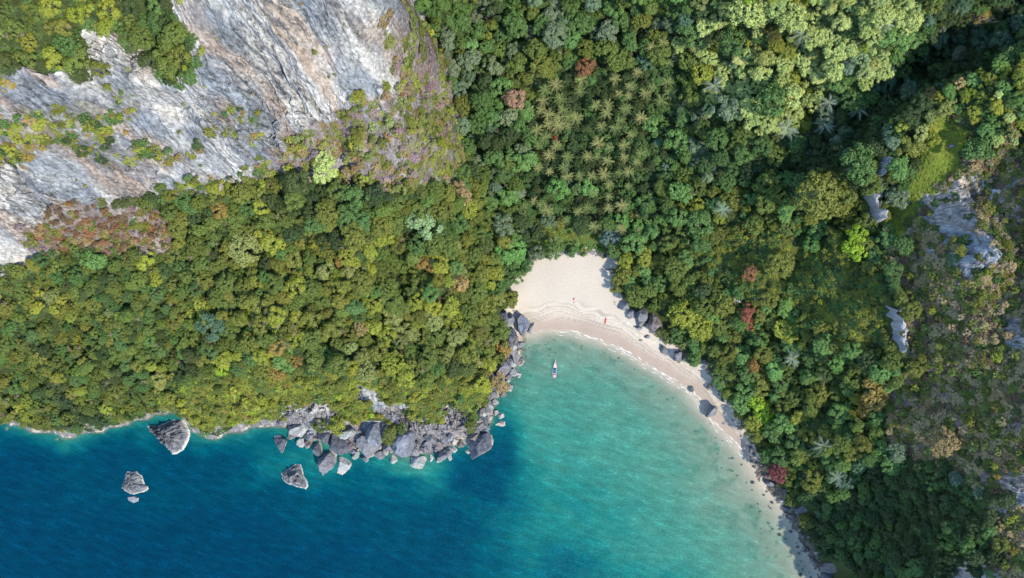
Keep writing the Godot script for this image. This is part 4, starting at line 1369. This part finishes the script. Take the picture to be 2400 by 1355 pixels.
func crown(shape: String, variant: int) -> ArrayMesh:
	var key := "%s %d" % [shape, variant]
	if not crowns.has(key):
		crowns[key] = crown_mesh(shape, key.hash() % 9973)
	return crowns[key]


func limb(v: PackedVector3Array, idx: PackedInt32Array, a: Vector3, b: Vector3, ra: float, rb: float, sides := 6) -> void:
	var d := (b - a).normalized()
	var s := d.cross(Vector3(.3, .2, .9)).normalized()
	var t := d.cross(s)
	var k := v.size()
	for i in sides:
		var o := s * cos(TAU * i / sides) + t * sin(TAU * i / sides)
		v.append(a + o * ra)
		v.append(b + o * rb)
	for i in sides:
		var p := k + 2 * i
		var q := k + 2 * ((i + 1) % sides)
		idx.append_array([p, q, p + 1, q, q + 1, p + 1])


func trunk_mesh() -> ArrayMesh:
	# one metre tall, with limbs that fan out into a crown of radius one above it
	var v := PackedVector3Array()
	var idx := PackedInt32Array()
	limb(v, idx, Vector3(0, -.35, 0), Vector3(.02, .45, .01), .09, .06, 7)
	limb(v, idx, Vector3(.02, .45, .01), Vector3(0, 1.15, 0), .06, .03, 6)
	for i in 5:
		var d := Vector3(cos(i * 1.3), 0, sin(i * 1.3))
		limb(v, idx, Vector3(.02, .45 + i * .08, .01), d * .5 + Vector3.UP * (1.0 + .06 * i), .035, .012, 5)
	return mesh_of(v, idx)


func build_trees() -> void:
	var bark := plain([.13, .11, .09], .9)
	var trunk := trunk_mesh()
	var placed := []
	var buckets := {}
	var add := func(x: float, z: float, r: float, shape: String, called: String, place: String, label: String) -> void:
		var key := Vector2i(int(floor(x / 5.0)), int(floor(z / 5.0)))
		if not buckets.has(key):
			buckets[key] = []
		buckets[key].append(placed.size())
		placed.append([x, z, r, shape, called, place, label, base_height(x, z)])
	for t in NOTABLE_TREES:
		add.call(t[0], t[1], t[2], t[4], t[3], region_at(t[0], t[1]), t[5])
	var tries := 90000
	for t in tries:
		var x := rng.randf_range(-322.0, 322.0)
		var z := rng.randf_range(-196.0, 186.0)
		var chance := rng.randf()
		var tint := rng.randf()
		var place := wobbled_region(x, z)
		if place == "sea" or place == "beach":
			continue
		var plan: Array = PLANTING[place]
		if rocky_spots.has(Vector2i(roundi(x), roundi(z))):
			continue
		if chance > plan[0]:
			continue
		if chance > .8 * plan[0] and noise_c.get_noise_2d(x * .1, z * .1) > .3:
			continue
		if (place == "scrub" or place == "limestone" or place == "right_scrub") and noise_a.get_noise_2d(x * .05 + 12.0, z * .05) < (-.25 if place != "limestone" else .02):
			if place != "right_scrub" or chance > .35:
				continue
		var y := base_height(x, z)
		if y < (6.5 if place == "shore_vine" else (5.5 if place == "headland" and z > 60.0 else 2.2)):
			continue
		var f := 1.0 - float(t) / tries
		var r := lerpf(plan[1], plan[2], pow(f, 2.2) * rng.randf_range(.55, 1.0))
		if place == "headland":
			r *= lerpf(.72, 1.15, smoothstep(-230.0, -60.0, x))
		if place == "shore_vine" and y < 13.0:
			r = minf(r, 1.7)
		var free := true
		var reach := r + 7.5
		for j in range(int(floor((z - reach) / 5.0)), int(floor((z + reach) / 5.0)) + 1):
			for i in range(int(floor((x - reach) / 5.0)), int(floor((x + reach) / 5.0)) + 1):
				var list = buckets.get(Vector2i(i, j))
				if list != null:
					for q in list:
						var o: Array = placed[q]
						var dx: float = o[0] - x
						var dz: float = o[1] - z
						var gap: float = (o[2] + r) * .70
						var dy: float = o[7] - y
						if dx * dx + dz * dz + dy * dy * .8 < gap * gap:
							free = false
							break
				if not free:
					break
			if not free:
				break
		if not free:
			continue
		# drifts of like trees: the draw leans on a slow noise
		var lean := clampf(tint * .58 + .42 * (.5 + 1.0 * noise_a.get_noise_2d(x * .03 + 33.0, z * .03)), 0.0, .999)
		if place == "headland":
			# darker tones to the west, yellower to the south-east: hill shading put into colour
			lean = clampf(lean + .26 * smoothstep(-180.0, -100.0, x) * smoothstep(-40.0, 10.0, z) - .13, 0.0, .999)
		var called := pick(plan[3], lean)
		var shape := "broad" if r > 3.0 else "small"
		if r > 2.4 and rng.randf() < .42:
			shape = "dense"
		if place == "shore_vine" or place == "vines":
			shape = "mound" if rng.randf() < .6 else "small"
		add.call(x, z, r, shape, called, place, "")
	var order := []
	for q in placed.size():
		var t: Array = placed[q]
		var y := base_height(t[0], t[1])
		var s := seen_at(Vector3(t[0], y + 6.0, t[1]))
		var size: float = t[2] * EYE / (EYE - y)
		if t[6] != "":
			size += 100.0
		elif s.x < 1.0 or s.x > 99.0 or s.y < 1.0 or s.y > 99.0:
			size = 0.0
		order.append([size, q])
	order.sort_custom(func(a, b): return a[0] > b[0])
	var mass := {}
	var marked := []
	var trunks := []
	for n in order.size():
		var t: Array = placed[order[n][1]]
		var x: float = t[0]
		var z: float = t[1]
		var r: float = t[2]
		var y := base_height(x, z)
		var stem := r * rng.randf_range(.4, 1.9) + (1.2 if r > 2.0 else .2)
		if t[3] == "mound":
			stem = r * .1
		var at := Vector3(x, y, z)
		var turn := rng.randf() * TAU
		var tall := r * rng.randf_range(.85, 1.2)
		if n < 300:
			var root := thing("broadleaf_tree", at, turn)
			var tr := put("trunk", trunk, bark, root)
			tr.scale = Vector3(r * .9, stem, r * .9)
			var cr := put("crown", crown(t[3], n % 3), tone(t[4]), root)
			cr.position.y = stem
			cr.scale = Vector3(r, tall, r)
			var label: String = t[6]
			if label == "":
				marked.append([root, ("broad " if r > 5.0 else "") + TONE_WORDS[t[4]], "tree", x, z])
			tag(root, label, "tree", "trees of the forest canopy")
		else:
			var variant := "%s %d" % [t[3], n % 6]
			if not mass.has(variant):
				mass[variant] = []
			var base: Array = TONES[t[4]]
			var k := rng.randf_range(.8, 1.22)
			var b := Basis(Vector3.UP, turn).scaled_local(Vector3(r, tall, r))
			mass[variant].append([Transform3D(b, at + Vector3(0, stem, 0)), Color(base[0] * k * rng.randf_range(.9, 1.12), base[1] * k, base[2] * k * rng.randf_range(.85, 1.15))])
			trunks.append([Transform3D(Basis(Vector3.UP, turn).scaled_local(Vector3(r * .9, stem, r * .9)), at), Color(.13, .11, .09)])
	label_by_marks(marked, LANDMARKS)
	var forest := thing("forest_canopy", Vector3.ZERO)
	tag(forest, "mass of smaller green tree crowns covering headland, valley and mountain", "forest", "", "stuff")
	var leafy := leaf_paint([1, 1, 1])
	for variant in mass:
		var parts: PackedStringArray = variant.split(" ")
		scatter("crowns", crown(parts[0], int(parts[1])), mass[variant], leafy, forest)
	scatter("trunks", trunk, trunks, vertex_paint(), forest)
	print("trees ", placed.size())


func build_undergrowth() -> void:
	var leafy := leaf_paint([1, 1, 1])
	var spots := [[], []]
	for j in range(0, 170):
		for i in range(0, 286):
			var x := -322.0 + i * 2.25 + rng.randf_range(-1.1, 1.1)
			var z := -196.0 + j * 2.25 + rng.randf_range(-1.1, 1.1)
			var chance := rng.randf()
			var place := wobbled_region(x, z)
			if place == "sea" or place == "beach" or place == "limestone" and (x < 50.0 or chance > .16):
				continue
			var plan: Array = PLANTING[place]
			var keep := 1.0
			if place == "scrub":
				keep = .5
			elif place == "right_scrub":
				keep = 1.0
			elif place == "meadow":
				keep = .12
			elif place == "ledge_green" or place == "rust_ledge":
				keep = .4
			elif place == "beach_grass":
				keep = .8
			var y := base_height(x, z)
			if rocky_spots.has(Vector2i(roundi(x), roundi(z))) or chance > keep or y < (6.5 if place == "shore_vine" else 3.0):
				continue
			var base: Array = TONES[pick({"olive": 2, "moss": 2.4, "straw": 5, "tan": 1, "brown": 1.6, "purple": .5} if place == "right_scrub" else plan[3] if place in ["scrub", "right_scrub", "shore_vine", "vines", "meadow", "beach_grass", "ledge_green", "rust_ledge"] else {"deep": 2, "dark": 2.4, "mid": 2.4}, rng.randf())]  # deep and dark tones paint in the shade of gaps between crowns
			var k := rng.randf_range(.8, 1.15)
			var r := rng.randf_range(1.2, 2.3)
			var slope := Vector3(base_height(x - 2.0, z) - base_height(x + 2.0, z), 4.0, base_height(x, z - 2.0) - base_height(x, z + 2.0)).normalized()
			var across := slope.cross(Vector3.FORWARD).normalized()
			var b := Basis(across, slope, across.cross(slope)) * Basis(Vector3.UP, rng.randf() * TAU)
			b = b.scaled_local(Vector3(r / sqrt(slope.y), r * rng.randf_range(.5, 1.2), r / sqrt(slope.y)))
			spots[(i + j) % 2].append([Transform3D(b, Vector3(x, y + (1.2 if place == "right_scrub" else .1), z)), Color(base[0] * k, base[1] * k, base[2] * k)])
	var tufts := []
	for t in 30000:
		var x := rng.randf_range(165.0, 235.0)
		var z := rng.randf_range(-90.0, -30.0)
		if t % 3 == 0:
			x = rng.randf_range(5.0, 62.0)
			z = rng.randf_range(-42.0, -18.0)
		var place := wobbled_region(x, z)
		if place != "meadow" and place != "beach_grass":
			continue
		var r := rng.randf_range(.5, 1.0)
		var tint := (Color(.20, .25, .035) if place == "meadow" else Color(.12, .18, .04)) * rng.randf_range(.7, 1.2)
		tufts.append([Transform3D(Basis(Vector3.UP, rng.randf() * TAU).scaled_local(Vector3(r, r * .9, r)), Vector3(x, base_height(x, z), z)), tint])
	scatter("grass", crown("mound", 1), tufts, leafy, self, "yellow-green grass of the mountain meadow and behind the beach")
	var o := thing("undergrowth", Vector3.ZERO)
	tag(o, "low leafy undergrowth and creepers between the trees", "undergrowth", "", "stuff")
	for s in 2:
		scatter("leafy_mounds", crown("mound", s), spots[s], leafy, o)


# ---------------------------------------------------------------- palms and bare trees

func frond_mesh(droop: float, from_seed: int, leaflets: int) -> ArrayMesh:
	# a feather leaf one metre long that leaves the stem along +x
	var r := RandomNumberGenerator.new()
	r.seed = from_seed
	var v := PackedVector3Array()
	var c := PackedColorArray()
	var idx := PackedInt32Array()
	var spine := func(t: float) -> Vector3: return Vector3(t * (1.0 - .12 * t), .30 * t - droop * t * t, 0)
	for s in 5:
		var a: Vector3 = spine.call(s / 5.0)
		var b: Vector3 = spine.call((s + 1) / 5.0)
		limb(v, idx, a, b, .018 * (1.0 - s / 6.0), .018 * (1.0 - (s + 1) / 6.0), 3)
	while c.size() < v.size():
		c.append(Color(1.2, 1.15, .8))
	for n in leaflets:
		var t := .10 + .9 * n / (leaflets - 1.0)
		var p: Vector3 = spine.call(t)
		var long := .23 * sin(PI * clampf(t * .8 + .18, 0, 1)) + .03
		for side in [-1.0, 1.0]:
			var tip := p + Vector3(long * .62, -.10 - .10 * r.randf() + .03, side * long * r.randf_range(.72, 1.0) * .8)
			var k := v.size()
			var tint := r.randf_range(.8, 1.2)
			v.append_array([p - Vector3(.016, 0, 0), p + Vector3(.022, .01, 0), tip])
			for q in 3:
				c.append(Color(tint, tint, tint))
			idx.append_array([k, k + 1, k + 2])
	return mesh_of(v, idx, c)


func build_palms() -> void:
	var bark := plain([.26, .23, .19], .9)
	var fronds := [frond_mesh(.34, 5, 15), frond_mesh(.55, 6, 15), frond_mesh(.80, 7, 15)]
	var trunk_v := PackedVector3Array()
	var trunk_i := PackedInt32Array()
	for s in 6:
		limb(trunk_v, trunk_i, Vector3(.5 * s * s / 36.0, s / 6.0 - .04, 0), Vector3(.5 * (s + 1) * (s + 1) / 36.0, (s + 1) / 6.0, 0), .22 - .015 * s, .205 - .015 * s, 7)
	var trunk := mesh_of(trunk_v, trunk_i)
	var paints := [leaf_paint(TONES["palmgold"]), leaf_paint(TONES["palmgreen"]), leaf_paint([.200, .215, .080]), leaf_paint(TONES["palmblue"])]
	var n := 0
	var marked := []
	var grove := GROVE_PALMS.duplicate()
	for t in 400:
		if grove.size() > 84:
			break
		var near: Array = GROVE_PALMS[rng.randi() % 60]
		var q := [near[0] + rng.randfn(0, 6.0), near[1] + rng.randfn(0, 6.0)]
		var crowded := false
		for p in grove:
			if Vector2(p[0] - q[0], p[1] - q[1]).length() < 4.6:
				crowded = true
		if not crowded and base_height(q[0], q[1]) < 32.0:
			grove.append(q)
	for list in [grove, FAN_PALMS]:
		var large: bool = list == FAN_PALMS
		for p in list:
			var y := base_height(p[0], p[1])
			var tall := rng.randf_range(9.5, 12.5) if not large else rng.randf_range(11.0, 14.0)
			var lean := rng.randf() * TAU
			var root := thing("coconut_palm" if not large else "feather_palm", Vector3(p[0] - .5 * cos(lean), y, p[1] + .5 * sin(lean)), lean)
			var tr := put("trunk", trunk, bark, root)
			tr.scale = Vector3(1, tall, 1)
			var count := 14 if not large else 11
			var size := rng.randf_range(2.9, 5.0) if not large else rng.randf_range(5.6, 7.6)
			var leafy: Material = paints[3] if large else paints[[0, 1, 2, 1, 2][n % 5]]
			for k in count:
				var f := put("frond", fronds[k % 3], leafy, root)
				f.position = Vector3(.5, tall, 0)
				f.rotation = Vector3(0, k * 2.39996 + rng.randf_range(-.2, .2), rng.randf_range(-.08, .15) + (.5 if k < 3 else .0))
				f.scale = Vector3.ONE * size * rng.randf_range(.85, 1.1)
			var at := Vector3(p[0], y + tall, p[1])
			if large:
				tag(root, "", "palm", "feather palms of the gully and slopes")
				marked.append([root, "long-fronded grey-green", "feather palm", at.x, at.z])
			else:
				tag(root, "", "palm", "coconut palms of the grove")
				marked.append([root, ["golden", "green", "olive", "green", "olive"][n % 5], "coconut palm", at.x, at.z])
			n += 1
	label_by_marks(marked, LANDMARKS)


func bare_mesh(from_seed: int) -> ArrayMesh:
	var r := RandomNumberGenerator.new()
	r.seed = from_seed
	var v := PackedVector3Array()
	var idx := PackedInt32Array()
	var tips := [[Vector3(0, -.3, 0), Vector3(0, .35, 0), .06]]
	limb(v, idx, tips[0][0], tips[0][1], .075, .055, 6)
	for level in 4:
		var next := []
		for t in tips:
			for b in (4 if level == 0 else 3):
				var d: Vector3 = ((t[1] - t[0]).normalized() + Vector3(r.randfn(), r.randfn() * .4 + .15, r.randfn()) * .75).normalized()
				var e: Vector3 = t[1] + d * (.42 - .07 * level) * r.randf_range(.7, 1.2)
				limb(v, idx, t[1], e, t[2] * .7, t[2] * .38, 4 if level < 2 else 3)
				next.append([t[1], e, t[2] * .55])
		tips = next
	return mesh_of(v, idx)


func build_bare_trees() -> void:
	var shapes := [bare_mesh(3), bare_mesh(8), bare_mesh(15)]
	var n := 0
	var marked := []
	for b in BARE_TREES:
		var y := base_height(b[0], b[1])
		var at := Vector3(b[0], y, b[1])
		if b[3] == "gold":
			at.y += 3.0
		var root := thing("bare_tree", at, n * 1.1)
		var o := put("branches", shapes[n % 3], plain({"grey": [.26, .23, .23], "white": [.55, .52, .48], "gold": [.36, .29, .20]}[b[3]], .9), root)
		o.scale = Vector3(b[2], b[2] * 1.1, b[2])
		if b[3] == "gold":
			var c := put("crown", crown("broad", 5), tone("gold"), root)
			c.position = Vector3(0, b[2] * .75, 0)
			c.scale = Vector3.ONE * b[2] * .62
		tag(root, "", "bare tree", "leafless trees")
		marked.append([root, {"grey": "grey twiggy", "white": "whitish bleached", "gold": "half-leafed golden"}[b[3]], "leafless tree", at.x, at.z])
		n += 1
	label_by_marks(marked, LANDMARKS)
	# dry twiggy brush of the scrub and the mountain
	var spots := []
	for t in 22000:
		var x := rng.randf_range(-322.0, 322.0)
		var z := rng.randf_range(-196.0, 186.0)
		var place := wobbled_region(x, z)
		var chance := rng.randf()
		if place == "scrub" and chance < 1.0 or place == "rust_ledge" and chance < .8 or place == "right_scrub" and chance < .5 or place in ["headland", "valley", "right_slope"] and chance < .05 or place == "right_crest" and chance < .2:
			var s := rng.randf_range(1.0, 2.2)
			var k := rng.randf_range(.7, 1.2)
			var tint := Color(.43, .35, .33) if place == "scrub" else (Color(.30, .20, .16) if place == "rust_ledge" else Color(.32, .25, .17))
			spots.append([Transform3D(Basis(Vector3.UP, rng.randf() * TAU).scaled_local(Vector3(s, s * .9, s)), Vector3(x, base_height(x, z) + (rng.randf_range(3.5, 7.5) if place in ["headland", "valley", "right_slope"] else .2), z)), tint * k])
	var o := scatter("dry_brush", shapes[0], spots, vertex_paint(), self, "leafless twigs and purplish brush, thickest on the dry slopes below the cliffs")
	o.set_meta("category", "brush")


# ---------------------------------------------------------------- beach and boat

func body(bones: Array, cell: float, paint_at: Callable) -> ArrayMesh:
	# one skin round tapered bones: [from, to, radius, radius], meshed as surface nets
	var lo := Vector3(1e9, 1e9, 1e9)
	var hi := -lo
	for b in bones:
		for k in 2:
			var q: Vector3 = b[k]
			lo = lo.min(q - Vector3.ONE * (b[2 + k] + .05))
			hi = hi.max(q + Vector3.ONE * (b[2 + k] + .05))
	var nx := int((hi.x - lo.x) / cell) + 2
	var ny := int((hi.y - lo.y) / cell) + 2
	var nz := int((hi.z - lo.z) / cell) + 2
	var f := PackedFloat32Array()
	f.resize(nx * ny * nz)
	for z in nz:
		for y in ny:
			for x in nx:
				var p := lo + Vector3(x, y, z) * cell
				var d := 1.0
				for b in bones:
					var a: Vector3 = b[0]
					var ab: Vector3 = b[1] - a
					var t := clampf((p - a).dot(ab) / maxf(ab.length_squared(), 1e-6), 0, 1)
					var e := p.distance_to(a + ab * t) - lerpf(b[2], b[3], t)
					var m := maxf(.03 - absf(d - e), 0.0) / .03
					d = minf(d, e) - m * m * .0075
				f[(z * ny + y) * nx + x] = d
	var v := PackedVector3Array()
	var c := PackedColorArray()
	var idx := PackedInt32Array()
	var at := {}
	var off := [0, 1, nx, nx + 1, nx * ny, nx * ny + 1, nx * ny + nx, nx * ny + nx + 1]
	for z in nz - 1:
		for y in ny - 1:
			for x in nx - 1:
				var q := (z * ny + y) * nx + x
				var inside := 0
				for o in off:
					if f[q + o] < 0.0:
						inside += 1
				if inside == 0 or inside == 8:
					continue
				var sum := Vector3.ZERO
				var n := 0
				for e in [[0, 1], [2, 3], [4, 5], [6, 7], [0, 2], [1, 3], [4, 6], [5, 7], [0, 4], [1, 5], [2, 6], [3, 7]]:
					var a := f[q + off[e[0]]]
					var b := f[q + off[e[1]]]
					if (a < 0.0) != (b < 0.0):
						var t := a / (a - b)
						var pa := Vector3(e[0] & 1, (e[0] >> 1) & 1, e[0] >> 2)
						var pb := Vector3(e[1] & 1, (e[1] >> 1) & 1, e[1] >> 2)
						sum += pa.lerp(pb, t)
						n += 1
				at[q] = v.size()
				var p := lo + (Vector3(x, y, z) + sum / n) * cell
				v.append(p)
				c.append(paint_at.call(p))
	for q in at:
		for axis in 3:
			var step: int = [1, nx, nx * ny][axis]
			var u: int = [nx, nx * ny, 1][axis]
			var w: int = [nx * ny, 1, nx][axis]
			if (f[q] < 0.0) != (f[q + step] < 0.0) and at.has(q - u) and at.has(q - w) and at.has(q - u - w):
				var a: int = at[q]
				var b: int = at[q - u]
				var d: int = at[q - u - w]
				var e: int = at[q - w]
				idx.append_array([a, d, b, a, e, d] if f[q] < 0.0 else [a, b, d, a, d, e])
	return mesh_of(v, idx, c)


func person(at: Vector3, turn: float, pose: String, shirt: Color, shorts: Color, label: String) -> void:
	var hip := Vector3(0, .92, 0)
	if pose == "sit":
		hip.y = .14
	elif pose == "lie":
		hip.y = .14
	var up := Vector3(0, 1, 0) if pose == "stand" or pose == "wade" else (Vector3(0, .93, -.36) if pose == "sit" else Vector3(0, .02, -1))
	var neck := hip + up * .50
	var head := neck + up * .20
	var bones := [[hip, hip + up * .25, .15, .13], [hip + up * .25, neck - up * .08, .13, .16], [neck - up * .03, head, .06, .06], [head - up * .02, head + up * .05, .10, .105]]
	for s in [-1.0, 1.0]:
		var shoulder: Vector3 = neck - up * .06 + Vector3(.19 * s, 0, 0)
		var elbow := shoulder - up * .27 + Vector3(.09 * s, 0, -.02 if pose != "sit" else -.12)
		var hand := elbow - up * .24 + Vector3(.03 * s, 0, .06)
		var joint := hip + Vector3(.09 * s, -.02, 0)
		var knee := joint + Vector3(.02 * s, -.42, .02)
		var foot := knee + Vector3(0, -.42, -.02)
		if pose == "sit":
			knee = joint + Vector3(.05 * s, .28, .36)
			foot = joint + Vector3(.04 * s, -.06, .66)
		elif pose == "lie":
			knee = joint + Vector3(.04 * s, 0, .43)
			foot = knee + Vector3(.02 * s, -.05, .42)
		bones.append_array([[shoulder, elbow, .055, .042], [elbow, hand, .042, .03], [joint, knee, .09, .06], [knee, foot, .06, .04], [foot, foot + Vector3(0, -.02, .14), .04, .035]])
		for k in 5:
			bones.append([hand, hand - up * (.11 - .01 * absf(k - 2)) + Vector3(.012 * (k - 2), 0, .02 * (k - 2)), .022, .011])
	var skin := Color(.42, .26, .17)
	var o := thing("person", at, turn)
	var mesh := body(bones, .035, func(p: Vector3) -> Color:
		var along := (p - hip).dot(up)
		if along > .12 and along < .46 and absf(p.x) < .27:
			return shirt
		if along > -.28 and along <= .12 and absf(p.x) < .26 and (pose != "sit" or p.z < .3) and (pose == "sit" or p.z < .35):
			return shorts
		if along > .71:
			return Color(.03, .022, .018)
		return skin)
	put("body", mesh, vertex_paint(.8), o)
	tag(o, label, "person")


func strip(outline: Array, thick: float) -> ArrayMesh:
	# a flat plate with that outline, lying at y = 0
	var st := SurfaceTool.new()
	st.begin(Mesh.PRIMITIVE_TRIANGLES)
	var flat := PackedVector2Array()
	for p in outline:
		flat.append(Vector2(p[0], p[1]))
	var t := Geometry2D.triangulate_polygon(flat)
	for k in range(0, t.size(), 3):
		for y in [thick, 0.0]:
			var tri := [flat[t[k]], flat[t[k + 1]], flat[t[k + 2]]]
			for q in tri:
				st.add_vertex(Vector3(q.x, y, q.y))
	for k in flat.size():
		var a := flat[k]
		var b := flat[(k + 1) % flat.size()]
		for q in [[a, 0.0], [b, 0.0], [b, thick], [a, 0.0], [b, thick], [a, thick]]:
			st.add_vertex(Vector3(q[0].x, q[1], q[0].y))
	st.generate_normals()
	return st.commit()


func hull(rows: Array, sides := 9) -> ArrayMesh:
	# an open shell from cross-sections: [z, half width, keel height, rim height]
	var v := PackedVector3Array()
	var idx := PackedInt32Array()
	for s in rows.size():
		for k in sides:
			var t := 2.0 * k / (sides - 1.0) - 1.0
			var f := pow(absf(t), 2.2)
			v.append(Vector3(rows[s][1] * signf(t) * pow(absf(t), .8), lerpf(rows[s][2], rows[s][3], f), rows[s][0]))
	for s in rows.size() - 1:
		for k in sides - 1:
			var q := s * sides + k
			idx.append_array([q, q + 1, q + sides, q + 1, q + sides + 1, q + sides])
	return mesh_of(v, idx)


func tube(path: Array, r: float, sides := 6) -> ArrayMesh:
	var v := PackedVector3Array()
	var idx := PackedInt32Array()
	for k in path.size() - 1:
		limb(v, idx, path[k], path[k + 1], r, r, sides)
	return mesh_of(v, idx)


func build_beach_things() -> void:
	var sit := func(x: float, z: float) -> Vector3: return Vector3(x, base_height(x, z), z)
	# the red kayak
	var kayak := thing("kayak", sit.call(54.6, 18.6) + Vector3(0, .12, 0), -.15)
	put("hull", hull([[-2.1, .02, .22, .34], [-1.7, .20, .06, .30], [-1.0, .38, 0, .28], [0, .44, 0, .27], [1.0, .38, 0, .28], [1.7, .20, .06, .30], [2.1, .02, .22, .34]]), plain([.62, .05, .03], .35), kayak)
	var deck := put("deck", strip([[0, -2.05], [.22, -1.6], [.38, -.9], [.42, 0], [.38, .9], [.22, 1.6], [0, 2.05], [-.22, 1.6], [-.38, .9], [-.42, 0], [-.38, -.9], [-.22, -1.6]], .03), plain([.66, .07, .04], .4), kayak)
	deck.position.y = .25
	for z in [-.55, .65]:
		var seat := put("seat", strip([[-.24, -.3], [.24, -.3], [.26, .25], [0, .36], [-.26, .25]], .05), plain([.05, .02, .02], .8), kayak)
		seat.position = Vector3(0, .285, z)
	tag(kayak, "red kayak lying on the sand near the waterline", "kayak")
	# the bather on a pink towel
	var towel := put("beach_towel", strip([[-.75, -1.0], [.75, -1.0], [.78, 1.0], [-.72, 1.0]], .025), plain([.70, .30, .34], .95))
	towel.position = sit.call(36.4, 6.0) + Vector3(0, .07, 0)
	towel.rotation.y = .3
	tag(towel, "pink towel spread on the middle of the beach", "towel")
	person(sit.call(36.2, 6.3) + Vector3(0, .10, 0), .3, "lie", Color(.03, .02, .03), Color(.03, .02, .03), "person in dark clothes lying on the pink towel mid-beach")
	var bag := put("beach_bag", block(Vector3(.8, .3, .6), 61, 5, 5, [.05, .03, .04], 50.0, false), plain([.05, .03, .04], .9))
	bag.position = sit.call(36.2, 7.9) + Vector3(0, .2, 0)
	tag(bag, "small dark bag below the person on the towel", "bag")
	person(sit.call(59.8, 7.6) + Vector3(0, .02, 0), -1.2, "sit", Color(.05, .05, .06), Color(.06, .06, .07), "person in dark clothes sitting near the right edge of the beach, upper one")
	person(sit.call(60.2, 8.9) + Vector3(0, .02, 0), -1.4, "sit", Color(.60, .58, .55), Color(.05, .05, .06), "person in a pale shirt sitting near the right edge of the beach, lower one")
	person(Vector3(54.6, -.85, 37.7), .4, "wade", Color(.42, .26, .17), Color(.45, .45, .48), "person wading waist-deep in the shallows below the red kayak")
	var cloth := put("cloth", strip([[-.8, -.5], [.2, -.7], [.9, -.2], [.7, .5], [-.1, .7], [-.7, .3]], .04), plain([.60, .68, .76], .9))
	cloth.position = sit.call(67.4, 19.8) + Vector3(0, .07, 0)
	tag(cloth, "pale blue-white cloth on the sand beside the grey rocks", "cloth")
	# the drift log
	var log_root := thing("driftwood_log", sit.call(56.6, -11.3) + Vector3(0, .35, 0), .08)
	put("trunk", tube([Vector3(-1.9, -.05, .1), Vector3(-.6, .05, 0), Vector3(.9, .1, .05), Vector3(2.6, .25, -.1)], .32, 8), plain([.13, .075, .055], .9), log_root)
	put("root", tube([Vector3(-1.8, 0, .1), Vector3(-2.6, .2, .5)], .14, 6), plain([.13, .075, .055], .9), log_root)
	put("root", tube([Vector3(-1.8, 0, .1), Vector3(-2.7, .1, -.3)], .12, 6), plain([.13, .075, .055], .9), log_root)
	tag(log_root, "dark brown fallen log jutting onto the sand, right side of the beach", "log")


func build_boat() -> void:
	var boat := thing("longtail_boat", Vector3(25.0, -.05, 47.6), -.075)
	var white := plain([.36, .31, .31], .5)
	var wood := plain([.52, .34, .33], .6)
	var shape := [[-5.6, .05, 1.15, 1.75], [-5.0, .16, .75, 1.35], [-4.2, .44, .30, 1.0], [-3.0, .78, .0, .80], [-1.5, 1.0, -.18, .66], [0, 1.06, -.22, .60], [1.5, 1.04, -.22, .60], [3.0, .95, -.18, .64], [4.0, .78, -.08, .72], [4.7, .55, .10, .82]]
	put("hull", hull(shape, 11), white, boat)
	for s in [-1.0, 1.0]:
		var path := []
		for q in shape:
			path.append(Vector3(q[1] * s, q[3] + .02, q[0]))
		put("gunwale", tube(path, .08), plain([.50, .46, .45], .5), boat)
	var fore := put("foredeck", strip([[0, -4.9], [.34, -4.2], [.66, -3.0], [.9, -1.6], [-.9, -1.6], [-.66, -3.0], [-.34, -4.2]], .04), plain([.48, .38, .38], .6), boat)
	fore.position.y = .52
	var boards := put("floor_boards", strip([[-.8, -1.6], [.8, -1.6], [.86, 1.4], [.74, 3.2], [-.74, 3.2], [-.86, 1.4]], .04), plain([.12, .07, .06], .8), boat)
	boards.position.y = .1
	var tarp := put("tarpaulin", strip([[-.82, -1.1], [.82, -1.1], [.85, 1.3], [.1, 1.5], [-.85, 1.2]], .03), plain([.03, .085, .17], .6), boat)
	tarp.position.y = .62
	for z in [-1.4, 1.9, 2.8]:
		var bench := put("bench", strip([[-.9, -.16], [.9, -.16], [.9, .16], [-.9, .16]], .06), wood if z > 0 else plain([.08, .04, .05], .7), boat)
		bench.position = Vector3(0, .50, z)
	var aft := put("stern_deck", strip([[-.74, -.7], [.74, -.7], [.6, .3], [.45, .9], [-.45, .9], [-.6, .3]], .05), plain([.62, .40, .44], .6), boat)
	aft.position = Vector3(0, .56, 3.6)
	var post := put("prow_post", tube([Vector3(0, 1.0, -5.0), Vector3(0, 1.7, -5.6), Vector3(0, 2.35, -5.95)], .10), plain([.70, .56, .42], .6), boat)
	put("ribbon", tube([Vector3(-.13, 1.75, -5.62), Vector3(.13, 1.75, -5.62)], .15), plain([.62, .12, .14], .8), post)
	var engine := put("engine", block(Vector3(.9, .42, .8), 33, 8, 6, [.06, .035, .045], 50.0, false), plain([.06, .035, .045], .5), boat)
	engine.position = Vector3(.05, .98, 4.35)
	put("tail_shaft", tube([Vector3(.05, 1.0, 4.5), Vector3(.05, .05, 8.4)], .045), plain([.16, .16, .17], .4), boat)
	put("anchor_rope", tube([Vector3(0, 1.6, -5.5), Vector3(.4, .3, -8.5), Vector3(.8, -1.4, -12.0)], .03, 4), plain([.5, .46, .38], .8), boat)
	tag(boat, "white longtail boat with blue tarpaulin anchored in the shallow cove", "boat")
